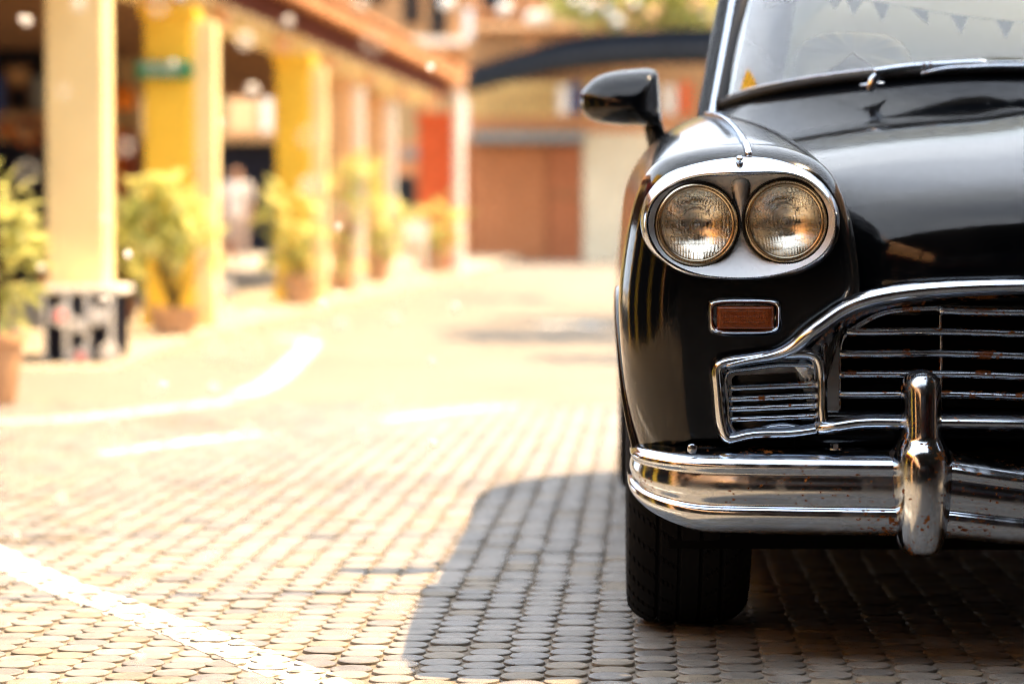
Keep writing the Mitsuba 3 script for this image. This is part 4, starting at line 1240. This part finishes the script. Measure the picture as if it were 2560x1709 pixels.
def arch_bar(a, b, y0, y1, mat, nm):
    P = np.stack([a + [0, y0, 0], a + [0, y1, 0], b + [0, y1, 0], b + [0, y0, 0]], 1)
    obj(nm, grid(P, False, True), mat, fbk, 30)


arch_bar(u3, u3 + (l3 - u3) * .62, 0, 1.2, 'navy_beam', 'girder')
arch_bar(u3 + (l3 - u3) * .60, u3 + (l3 - u3) * .76, -.10, -.003, 'slate', 'ledge')
arch_bar(u3 + (l3 - u3) * .72, l3, .02, 1.1, 'navy_beam', 'lower_girder')


# ================================================================== plants
def leaf_col(p, n, uv):
    t = noise(p.x * 9, p.y * 9, p.z * 9)
    return mix((0.36, 0.40, 0.07), (0.88, 0.82, 0.38), t)


scene['leaf'] = {'type': 'principledthin', 'base_color': proc(leaf_col), 'roughness': 0.4, 'diff_trans': 0.9, 'spec_trans': 0.0, 'eta': 1.45}
scene['stem'] = two({'type': 'diffuse', 'reflectance': rgb(0.14, 0.09, 0.035)})


def leaf_mesh(ln, wd, bend):
    s = np.linspace(0, 1, 7)
    w = wd * np.sin(np.pi * s ** .8) * .5 + .002
    x = s * ln
    z = -bend * s ** 2 * ln
    P = np.array([np.stack([x, k * w, z + abs(k) * w * .35], 1) for k in (-1, 0, 1)])
    return grid(P)


def rot_to(d, roll):
    d = d / np.linalg.norm(d)
    s = np.cross([0, 0, 1.0], d)
    s = s / (np.linalg.norm(s) + 1e-9)
    u = np.cross(d, s)
    c_, s_ = math.cos(roll), math.sin(roll)
    return np.stack([d, s * c_ + u * s_, -s * s_ + u * c_], 1)


LV = {}


def plant(label, pot_px, pot_top, pot_bot, foliage, pot_mat='terracotta', nleaf=70, leaf=(.15, .07), singles=False, Y=None, flare=1.25):
    """pot_px = (left, right) of the pot; foliage = list of (px, py, radius px) blobs, leaves fill them"""
    g = np.random.default_rng(int(pot_px[0] * 7 + pot_bot))
    cxp = (pot_px[0] + pot_px[1]) / 2
    if Y is None:
        Y = Gd(cxp, pot_bot)[1]
    sc = Y / FPX
    k = thing('potted_plant', label, 'plant', 'potted plants along the arcade')
    b = W(cxp, pot_bot, Y)
    r, h = (pot_px[1] - pot_px[0]) / 2 * sc, (pot_bot - pot_top) * sc
    pk = obj('pot', revolve_z([(.001, 0), (r * .62, 0), (r * .66, .01), (r * .80, h * .5), (r * .88, h * .84), (r * .99, h * .85), (r, h * .87), (r, h * .98), (r * .97, h), (r * .86, h), (r * .84, h * .9), (.001, h * .9)], [b[0], Y, b[2]], 30), pot_mat, k, 40)
    obj('soil', revolve_z([(r * .84, h * .92), (.001, h * .93)], [b[0], Y, b[2]], 20), 'soil', pk)
    root = np.array([b[0], Y, b[2] + h * .9])
    leaves, stems = [], []
    tot = sum(f[2] ** 1.6 for f in foliage)
    for fx, fy, fr in foliage:
        c = W(fx, fy, Y)
        R = fr * sc
        mid = (root + c) / 2 + np.array([g.normal(0, .04), g.normal(0, .04), 0])
        stems.append(tube(spl(np.array([root, mid, c]), 10), np.linspace(.014, .006, 10), 6))
        for _ in range(max(6, int(nleaf * fr ** 1.6 / tot))):
            d = g.normal(size=3)
            d /= np.linalg.norm(d)
            p = c + d * R * g.uniform(.15, 1.0) ** .5
            dd = d * .7 + np.array([g.normal(0, .4), g.normal(0, .4), g.uniform(-.3, .6)])
            leaves.append((p, rot_to(dd, g.uniform(-.8, .8)), g.uniform(.75, 1.25)))
    obj('stem', cat(stems), 'stem', k, 50)
    if singles:
        if leaf not in LV:
            LV[leaf] = [mikit.ply(leaf_mesh(leaf[0], leaf[1], q), 'leaf', smooth=True) for q in (.15, .35, .6)]
        for i, (p, Rm, s) in enumerate(leaves):
            m4 = np.eye(4)
            m4[:3, :3] = Rm * s
            m4[:3, 3] = p
            obj('leaf', LV[leaf][i % 3], None, k, to_world=T4(m4))
    else:
        src = [leaf_mesh(leaf[0], leaf[1], q) for q in (.15, .35, .6)]
        obj('foliage', joinvf([((src[i % 3].vertices * s) @ Rm.T + p, src[i % 3].faces) for i, (p, Rm, s) in enumerate(leaves)]), 'leaf', k, True, kind='stuff')
    return k


plant('leafy green plant in a big terracotta pot cut by the left picture edge', (-90, 66), 832, 1008, [(-10, 560, 75), (40, 540, 45), (60, 600, 30), (10, 660, 75), (40, 700, 50), (-30, 730, 60), (10, 780, 40), (-40, 480, 45), (20, 490, 35)], nleaf=150, leaf=(.13, .06), singles=True)
plant('bushy plant in a dark pot between the two nearest columns', (288, 345), 742, 832, [(300, 560, 42), (330, 620, 55), (295, 660, 40), (350, 540, 40), (320, 700, 40), (290, 520, 30), (285, 600, 30)], 'brown_board', nleaf=95, leaf=(.17, .08), singles=True)
plant('tall plant in a wide terracotta pot in front of the deep yellow column', (365, 505), 768, 856, [(380, 480, 45), (430, 520, 50), (370, 560, 45), (420, 600, 50), (470, 560, 40), (400, 660, 42), (540, 625, 20), (350, 500, 35), (450, 470, 40), (500, 600, 30)], nleaf=125, leaf=(.20, .10), singles=True, Y=19.6)
plant('low flowering plant in a small pot left of the pedestal box', (98, 140), 690, 742, [(118, 640, 22), (112, 610, 18), (125, 670, 18)], nleaf=30, leaf=(.12, .07), Y=19.0)
plant('plant in a terracotta pot in front of the third column', (702, 800), 688, 772, [(720, 560, 40), (700, 620, 35), (745, 600, 45), (690, 530, 18), (730, 660, 35), (780, 560, 30), (715, 500, 30), (760, 650, 25)], nleaf=70, leaf=(.2, .09), singles=True, Y=25.2)
plant('plant with a dense round crown before the slim pale orange column', (830, 885), 690, 738, [(850, 460, 42), (900, 450, 45), (860, 510, 36), (930, 470, 30), (880, 420, 30), (850, 620, 25), (870, 660, 20)], nleaf=80, leaf=(.2, .09), Y=28.8)
plant('pale green plant in a pot next to the white bench', (920, 975), 650, 712, [(930, 560, 36), (965, 540, 40), (985, 570, 32), (940, 600, 34), (975, 610, 25)], nleaf=70, leaf=(.2, .09), Y=32.2)
plant('pale green bush in a brown pot before the red column', (1062, 1125), 630, 684, [(1060, 545, 34), (1100, 530, 36), (1130, 550, 34), (1085, 580, 36), (1120, 600, 30), (1075, 610, 24)], nleaf=80, leaf=(.2, .09), Y=36.4)

# hanging greenery over the bridge
vine_spots = [(1470, 10, 46), (1530, 20, 50), (1600, 8, 56), (1680, 25, 50), (1750, 15, 56), (1420, -10, 40), (1640, -15, 50), (1560, -30, 60), (1720, -35, 60), (1490, -40, 50)]
vk = thing('flowering_vine', 'yellow green climbing plant growing over the top of the dark arched beam', 'plant')
lv, g = [], np.random.default_rng(5)
src = [leaf_mesh(.26, .13, q) for q in (.15, .35, .6)]
for fx, fy, fr in vine_spots:
    c, R = W(fx, fy, 46.4), fr * 46.4 / FPX
    for _ in range(90):
        d = g.normal(size=3)
        d /= np.linalg.norm(d)
        lv.append((c + d * R * g.uniform(.1, 1) ** .5, rot_to(d + g.normal(0, .5, 3), g.uniform(-1, 1)), g.uniform(.7, 1.3)))
obj('foliage', joinvf([((src[i % 3].vertices * s) @ Rm.T + p, src[i % 3].faces) for i, (p, Rm, s) in enumerate(lv)]), 'leaf', vk, True, kind='stuff')
obj('stem', cat([tube([W(1390, -20, 46.4), W(1500, 40, 46.5), W(1640, 30, 46.4), W(1790, 40, 46.5)], .04, 8)]), 'stem', vk, 50)
fl = np.random.default_rng(8)
for i in range(14):
    c = W(fl.uniform(1430, 1780), fl.uniform(-10, 55), 46.0 + fl.uniform(-.3, .1))
    obj('blossom', trimesh.creation.icosphere(1, fl.uniform(.06, .11)).apply_translation(c), 'orange_plaster' if i % 2 else 'white_paint', vk, True)

# white bench
bn = thing('white_bench', 'white bench beside the orange column near the end of the arcade', 'bench')
ba, bb = W(1002, 640, 35.0), W(1066, 640, 35.0)
zg = float(ground_z(35)) + .1
obj('seat', box(ba[0], bb[0], 35, 35.45, zg + .40, zg + .46, .015), 'white_paint', bn)
obj('backrest', box(ba[0], bb[0], 35.42, 35.48, zg + .50, zg + .72, .02), 'white_paint', bn)
for x_ in (ba[0] + .03, bb[0] - .03):
    for y_ in (35.03, 35.40):
        obj('leg', box(x_ - .025, x_ + .025, y_ - .025, y_ + .025, zg, zg + .398), 'white_paint', bn)


# ================================================================== a person in the shop opening
def capsule_body(bones, edge=.03):
    parts = []
    for a, ra, b, rb in bones:
        s0 = manifold3d.Manifold.sphere(ra, 18).translate(list(map(float, a)))
        s1 = manifold3d.Manifold.sphere(rb, 18).translate(list(map(float, b)))
        parts.append(manifold3d.Manifold.batch_hull([s0, s1]))
    m = manifold3d.Manifold.batch_boolean(parts, manifold3d.OpType.Add).refine_to_length(edge)
    mm = m.to_mesh()
    t = trimesh.Trimesh(mm.vert_properties[:, :3], mm.tri_verts, process=True)
    trimesh.smoothing.filter_taubin(t, iterations=8)
    return t


pk_ = thing('person', 'person in a loose white shirt and pale trousers standing in the dark shop opening', 'person')
PYW = 42.0
pz = float(ground_z(PYW)) + .10
pxx = W(592, 600, PYW)[0]
O = np.array([pxx, PYW, pz])
H = 1.50 / 1.7


def J(x, y, z):
    return O + np.array([x, y, z]) * H


sk = []
for s in (-1, 1):
    sk += [(J(.10 * s, 0, .92), .095 * H, J(.11 * s, -.02, .50), .062 * H), (J(.11 * s, -.02, .50), .06 * H, J(.12 * s, .02, .09), .042 * H), (J(.12 * s, .02, .06), .042 * H, J(.13 * s, -.14, .035), .032 * H)]
    sk += [(J(.19 * s, 0, 1.40), .06 * H, J(.25 * s, .01, 1.12), .046 * H), (J(.25 * s, .01, 1.12), .044 * H, J(.24 * s, -.07, .88), .031 * H)]
    palm, knk = J(.24 * s, -.08, .85), J(.235 * s, -.10, .775)
    sk += [(J(.24 * s, -.07, .88), .030 * H, knk, .026 * H)]
    for f_, ln in zip((-1.5, -.5, .5, 1.5), (.055, .068, .064, .048)):
        a0 = knk + np.array([0, f_ * .019, 0]) * H
        a1 = a0 + np.array([-.006 * s, -.006, -ln * .55]) * H
        a2 = a1 + np.array([-.016 * s, -.004, -ln * .45]) * H
        sk += [(a0, .0095 * H, a1, .0088 * H), (a1, .0088 * H, a2, .0075 * H)]
    sk += [(palm + np.array([-.01 * s, -.02, 0]) * H, .012 * H, palm + np.array([-.03 * s, -.05, -.03]) * H, .010 * H), (palm + np.array([-.03 * s, -.05, -.03]) * H, .010 * H, palm + np.array([-.035 * s, -.055, -.06]) * H, .008 * H)]
sk += [(J(-.08, 0, .95), .11 * H, J(.08, 0, .95), .11 * H), (J(0, 0, .98), .13 * H, J(0, .01, 1.30), .14 * H), (J(-.13, .01, 1.38), .075 * H, J(.13, .01, 1.38), .075 * H), (J(0, .01, 1.40), .062 * H, J(0, 0, 1.53), .052 * H),
       (J(0, -.01, 1.62), .088 * H, J(0, -.02, 1.55), .066 * H), (J(0, -.10, 1.585), .012 * H, J(0, -.09, 1.61), .008 * H), (J(-.088, 0, 1.60), .016 * H, J(-.088, .005, 1.575), .012 * H), (J(.088, 0, 1.60), .016 * H, J(.088, .005, 1.575), .012 * H)]
diffuse('skin', (0.42, 0.24, 0.15), .08, 6)
diffuse('shirt_white', (0.62, 0.56, 0.50), .08, 6)
diffuse('trousers_pale', (0.40, 0.31, 0.26), .1, 6)
diffuse('hair_dark', (0.02, 0.015, 0.012), .1, 20)
obj('body', capsule_body(sk, .02), 'skin', pk_, True)
shirt = []
for s in (-1, 1):
    shirt += [(J(.19 * s, 0, 1.40), .078 * H, J(.245 * s, .01, 1.18), .066 * H)]
shirt += [(J(-.08, 0, .90), .135 * H, J(.08, 0, .90), .135 * H), (J(0, 0, .95), .155 * H, J(0, .01, 1.30), .158 * H), (J(-.13, .01, 1.385), .088 * H, J(.13, .01, 1.385), .088 * H)]
obj('shirt', capsule_body(shirt, .03), 'shirt_white', pk_, True)
tro = []
for s in (-1, 1):
    tro += [(J(.09 * s, 0, .86), .118 * H, J(.11 * s, -.02, .50), .082 * H), (J(.11 * s, -.02, .50), .082 * H, J(.12 * s, .01, .12), .068 * H)]
obj('trousers', capsule_body(tro, .03), 'trousers_pale', pk_, True)
obj('hair', capsule_body([(J(0, .02, 1.645), .088 * H, J(0, .045, 1.56), .075 * H), (J(0, .05, 1.58), .07 * H, J(0, .06, 1.48), .05 * H)], .02), 'hair_dark', pk_, True)
for s in (-1, 1):
    obj('eye', trimesh.creation.icosphere(2, .011 * H).apply_translation(J(.032 * s, -.088, 1.615)), 'hair_dark', pk_, True)
    obj('shoe', capsule_body([(J(.12 * s, .03, .045), .05 * H, J(.13 * s, -.15, .035), .042 * H)], .03), 'hair_dark', pk_, True)
obj('mouth', trimesh.creation.box([.045 * H, .008, .008]).apply_translation(J(0, -.086, 1.545)), 'dark_red', pk_)


# ================================================================== houses out of the frame, seen mirrored in the paint and the chrome
def row_house(label, x0, x1, y0, y1, h, mat, face, nwin):
    k = thing('shop_house', label, 'house')
    obj('wall', box(x0, x1, y0, y1, -.05, h), mat, k)
    xm = {'-x': x0, '+x': x1}.get(face)
    n = nwin
    for f_ in range(int(h // 2.9)):
        for i in range(n):
            if xm is not None:
                c = y0 + (i + .5) / n * (y1 - y0)
                sg_ = -1 if face == '-x' else 1
                lo_z, hi_z = (.05, 2.3) if f_ == 0 else (f_ * 2.9 + .7, f_ * 2.9 + 2.2)
                wd = (y1 - y0) / n * (.36 if f_ == 0 else .25)
                obj('window', box(min(xm, xm + .05 * sg_) + .002 * sg_, max(xm, xm + .05 * sg_) + .002 * sg_, c - wd, c + wd, lo_z, hi_z), 'dark_window', k)
            else:
                ym = y1 if face == '+y' else y0
                sg_ = 1 if face == '+y' else -1
                c = x0 + (i + .5) / n * (x1 - x0)
                lo_z, hi_z = (.05, 2.3) if f_ == 0 else (f_ * 2.9 + .7, f_ * 2.9 + 2.2)
                wd = (x1 - x0) / n * (.36 if f_ == 0 else .25)
                obj('window', box(c - wd, c + wd, min(ym, ym + .05 * sg_) + .002 * sg_, max(ym, ym + .05 * sg_) + .002 * sg_, lo_z, hi_z), 'dark_window', k)
    if xm is not None:
        sg_ = -1 if face == '-x' else 1
        obj('canopy', box(min(xm, xm + 1.3 * sg_) + .003 * sg_, max(xm, xm + 1.3 * sg_), y0 + .2, y1 - .2, 2.5, 2.7), 'dark_red' if mat != 'red_plaster' else 'brown_board', k)
    else:
        sg_ = 1 if face == '+y' else -1
        ym = y1 if face == '+y' else y0
        obj('canopy', box(x0 + .2, x1 - .2, min(ym, ym + 1.3 * sg_) + .003 * sg_, max(ym, ym + 1.3 * sg_), 2.5, 2.7), 'dark_red', k)
    return k


row_house('grey shop house behind the photographer, mirrored in the chrome', -7, 2.5, -16, -10, 6.0, 'slate', '+y', 4)
row_house('brown shop house behind the photographer on the right, mirrored in the hood', 2.8, 13, -16, -9, 9.0, 'slate', '+y', 4)
row_house('orange shop house left of the photographer, mirrored in the fender', -9, -4.6, -9, 2.5, 5.5, 'orange_plaster', '+x', 4)
row_house('yellow shop house left of the street before the arcade, mirrored in the fender', -9, -4.4, 2.8, 11, 4.2, 'yellow_plaster', '+x', 3)
row_house('brown shop house along the right side of the street', 7.5, 12, -8, 4, 6.5, 'brown_board', '-x', 4)
row_house('sand coloured shop house along the right side of the street behind the car', 8.5, 13, 4.3, 30, 5.5, 'sand_wall', '-x', 7)
aw = thing('added_awning', 'unseen grey sheet on posts added to shade the car front and the pavers before it', 'awning')  # unseen sheet added to shade the car front and the ground before it
av = [(1.50, 1.2), (5.2, 1.2), (5.2, 5.55), (1.50, 5.55)]
AWH = 2.0
xs_, ys_ = np.linspace(1.15, 5.2, 24), np.linspace(1.2, 5.50, 24)
XX, YY = np.meshgrid(xs_, ys_, indexing='ij')
ZZ = AWH + .35 * (1 - np.maximum(np.abs((XX - 3.175) / 2.03), np.abs((YY - 3.35) / 2.15)))
obj('canvas', cat(grid(np.stack([XX, YY, ZZ], -1)), grid(np.stack([XX, YY, ZZ - .012], -1))), 'slate', aw, True)
for x_, y_ in ((2.6, 1.3), (5.1, 1.3), (5.1, 5.5)):
    obj('post', tube([[x_, y_, 0], [x_, y_, AWH + .02]], .03, 10), 'slate', aw, 50)
cn = thing('added_dark_roof', 'unseen dark roof added behind the camera to darken the reflections in the car', 'canopy')  # unseen roof added so that hood and chrome mirror something dark
obj('roof_deck', box(-3.6, 9.4, -9.0, 2.3, 4.6, 4.8, .03), 'slate', cn)
for x_ in (-3.5, 9.2):
    for y_ in (-8.8, -3, 2.1):
        obj('post', box(x_ - .09, x_ + .09, y_ - .09, y_ + .09, 0, 4.59), 'navy_beam', cn)
# ================================================================== white spheres added for overlaid blur dots
fg = np.random.default_rng(21)
nfl = 0
while nfl < 80:
    Yf = 2.0 + 2.0 * fg.random()
    Xf, Zf = fg.uniform(-.21, .205) * Yf, EYE + fg.uniform(-.17, .10) * Yf
    lx = (Xf - CARO[0]) * math.cos(CARA) - (Yf - CARO[1]) * math.sin(CARA)
    if Zf < .05 or (lx > -1.15 and Yf > 4.95) or (Xf > -.02 * Yf and Yf < 4.9):
        continue
    r_ = fg.uniform(.0028, .0064) * (1.2 if Xf < 0 else .6)
    k = obj('blur_dot', trimesh.creation.icosphere(2, r_).apply_translation([Xf, Yf, Zf]), 'speck', None, True)
    labels[k] = {'label': 'small white flake added in the air for the overlaid blur dots', 'category': 'speck', 'group': 'white spheres added for overlaid blur dots'}
    nfl += 1

# unseen cables added to draw thin dark lines in the paint's reflections
for i, (ya_, za_, yb_, zb_) in enumerate(((6.5, 5.6, 8.0, 5.2), (9.0, 6.4, 8.2, 5.6), (12.0, 5.8, 13.0, 6.6), (15.0, 6.2, 14.0, 5.6))):
    xs_ = np.linspace(-4.6, 8.6, 40)
    s_ = (xs_ + 4.6) / 13.2
    k = obj('added_cable', tube(np.stack([xs_, ya_ + (yb_ - ya_) * s_, za_ + (zb_ - za_) * s_ - .5 * np.sin(np.pi * s_)], 1), .016, 6), 'dark_void', None, 50)
    labels[k] = {'label': ['sagging black cable added over the bonnet, lowest of the four', 'black cable added just behind the windscreen', 'third added black cable over the street behind the car', 'farthest added black cable over the street'][i], 'category': 'cable', 'group': 'cables added for the reflections'}
# white balls added for blurred highlights, and a banner, before the upper storey
for i, (qx, qy) in enumerate(((1262, 22), (1332, 46), (1362, 44), (1398, 18), (1442, 46), (1700, 34), (1735, 12), (1118, 8))):
    c = W(qx, qy, 46.9)
    k = obj('highlight_ball', trimesh.creation.icosphere(2, .13).apply_translation(c), 'white_paint', None, True)
    labels[k] = {'label': ['white ball for a blurred highlight, farthest left beyond the banner, above the arch', 'white ball for a blurred highlight just right of the banner', 'left white highlight ball of the close pair above the arch', 'right white highlight ball of the close pair above the arch', 'white ball for a blurred highlight at the left end of the climbing plant', 'white ball for a blurred highlight low among the leaves of the climbing plant', 'white ball for a blurred highlight amid the leaves nearest the windscreen pillar', 'white ball for a blurred highlight, highest near the windscreen pillar'][(i + 1) % 8], 'category': 'lamp', 'group': 'white balls added for blurred highlights above the arched beam'}
k = thing('banner', 'narrow white banner hanging in front of the upper storey left of the arch', 'banner')
A_, B_ = W(1160, 98, 46.8), W(1182, 22, 46.8)
obj('cloth', box(A_[0], B_[0], 46.8, 46.83, A_[2], B_[2]), 'white_paint', k)
obj('pole', tube([[A_[0] - .1, 46.82, B_[2] + .02], [B_[0] + .1, 46.82, B_[2] + .02]], .02, 8), 'dark_void', k, 50)

# ================================================================== street tree on the right behind the car; its crown is above the picture and shades the street
tr = thing('street_tree', 'tree on the right side of the street whose crown shades the pavers up the road', 'tree')
g = np.random.default_rng(9)
lv, tw = [], []
tb0, tc = np.array([5.6, 24.0, 0.05]), np.array([3.7, 24.0, 5.0])
trunk = spl(np.array([tb0, tb0 + [-.1, 0, 1.6], tb0 + [-.7, -.1, 3.0], tc + [.5, .2, -.3]]), 24)
obj('trunk', tube(trunk, np.linspace(.17, .06, 24), 10), 'timber_brown', tr, 50)
src = [leaf_mesh(.22, .11, q) for q in (.15, .35, .6)]
for i in range(16):
    c = tc + g.normal(0, 1, 3) * [.8, 2.4, .6]
    c[2] = max(c[2], 3.9)
    tw.append(tube(spl(np.array([trunk[-1], (trunk[-1] + c) / 2 + [0, 0, .3], c]), 8), np.linspace(.05, .012, 8), 6))
    R = g.uniform(.45, .85)
    for _ in range(150):
        d = g.normal(size=3)
        d /= np.linalg.norm(d)
        lv.append((c + d * R * g.uniform(.1, 1) ** .5 * [1, 1, .7], rot_to(d + g.normal(0, .6, 3), g.uniform(-1, 1)), g.uniform(.7, 1.3)))
obj('limb', cat(tw), 'timber_brown', tr, 50)
obj('crown', joinvf([((src[i % 3].vertices * s) @ Rm.T + p, src[i % 3].faces) for i, (p, Rm, s) in enumerate(lv)]), 'leaf', tr, True, kind='stuff')
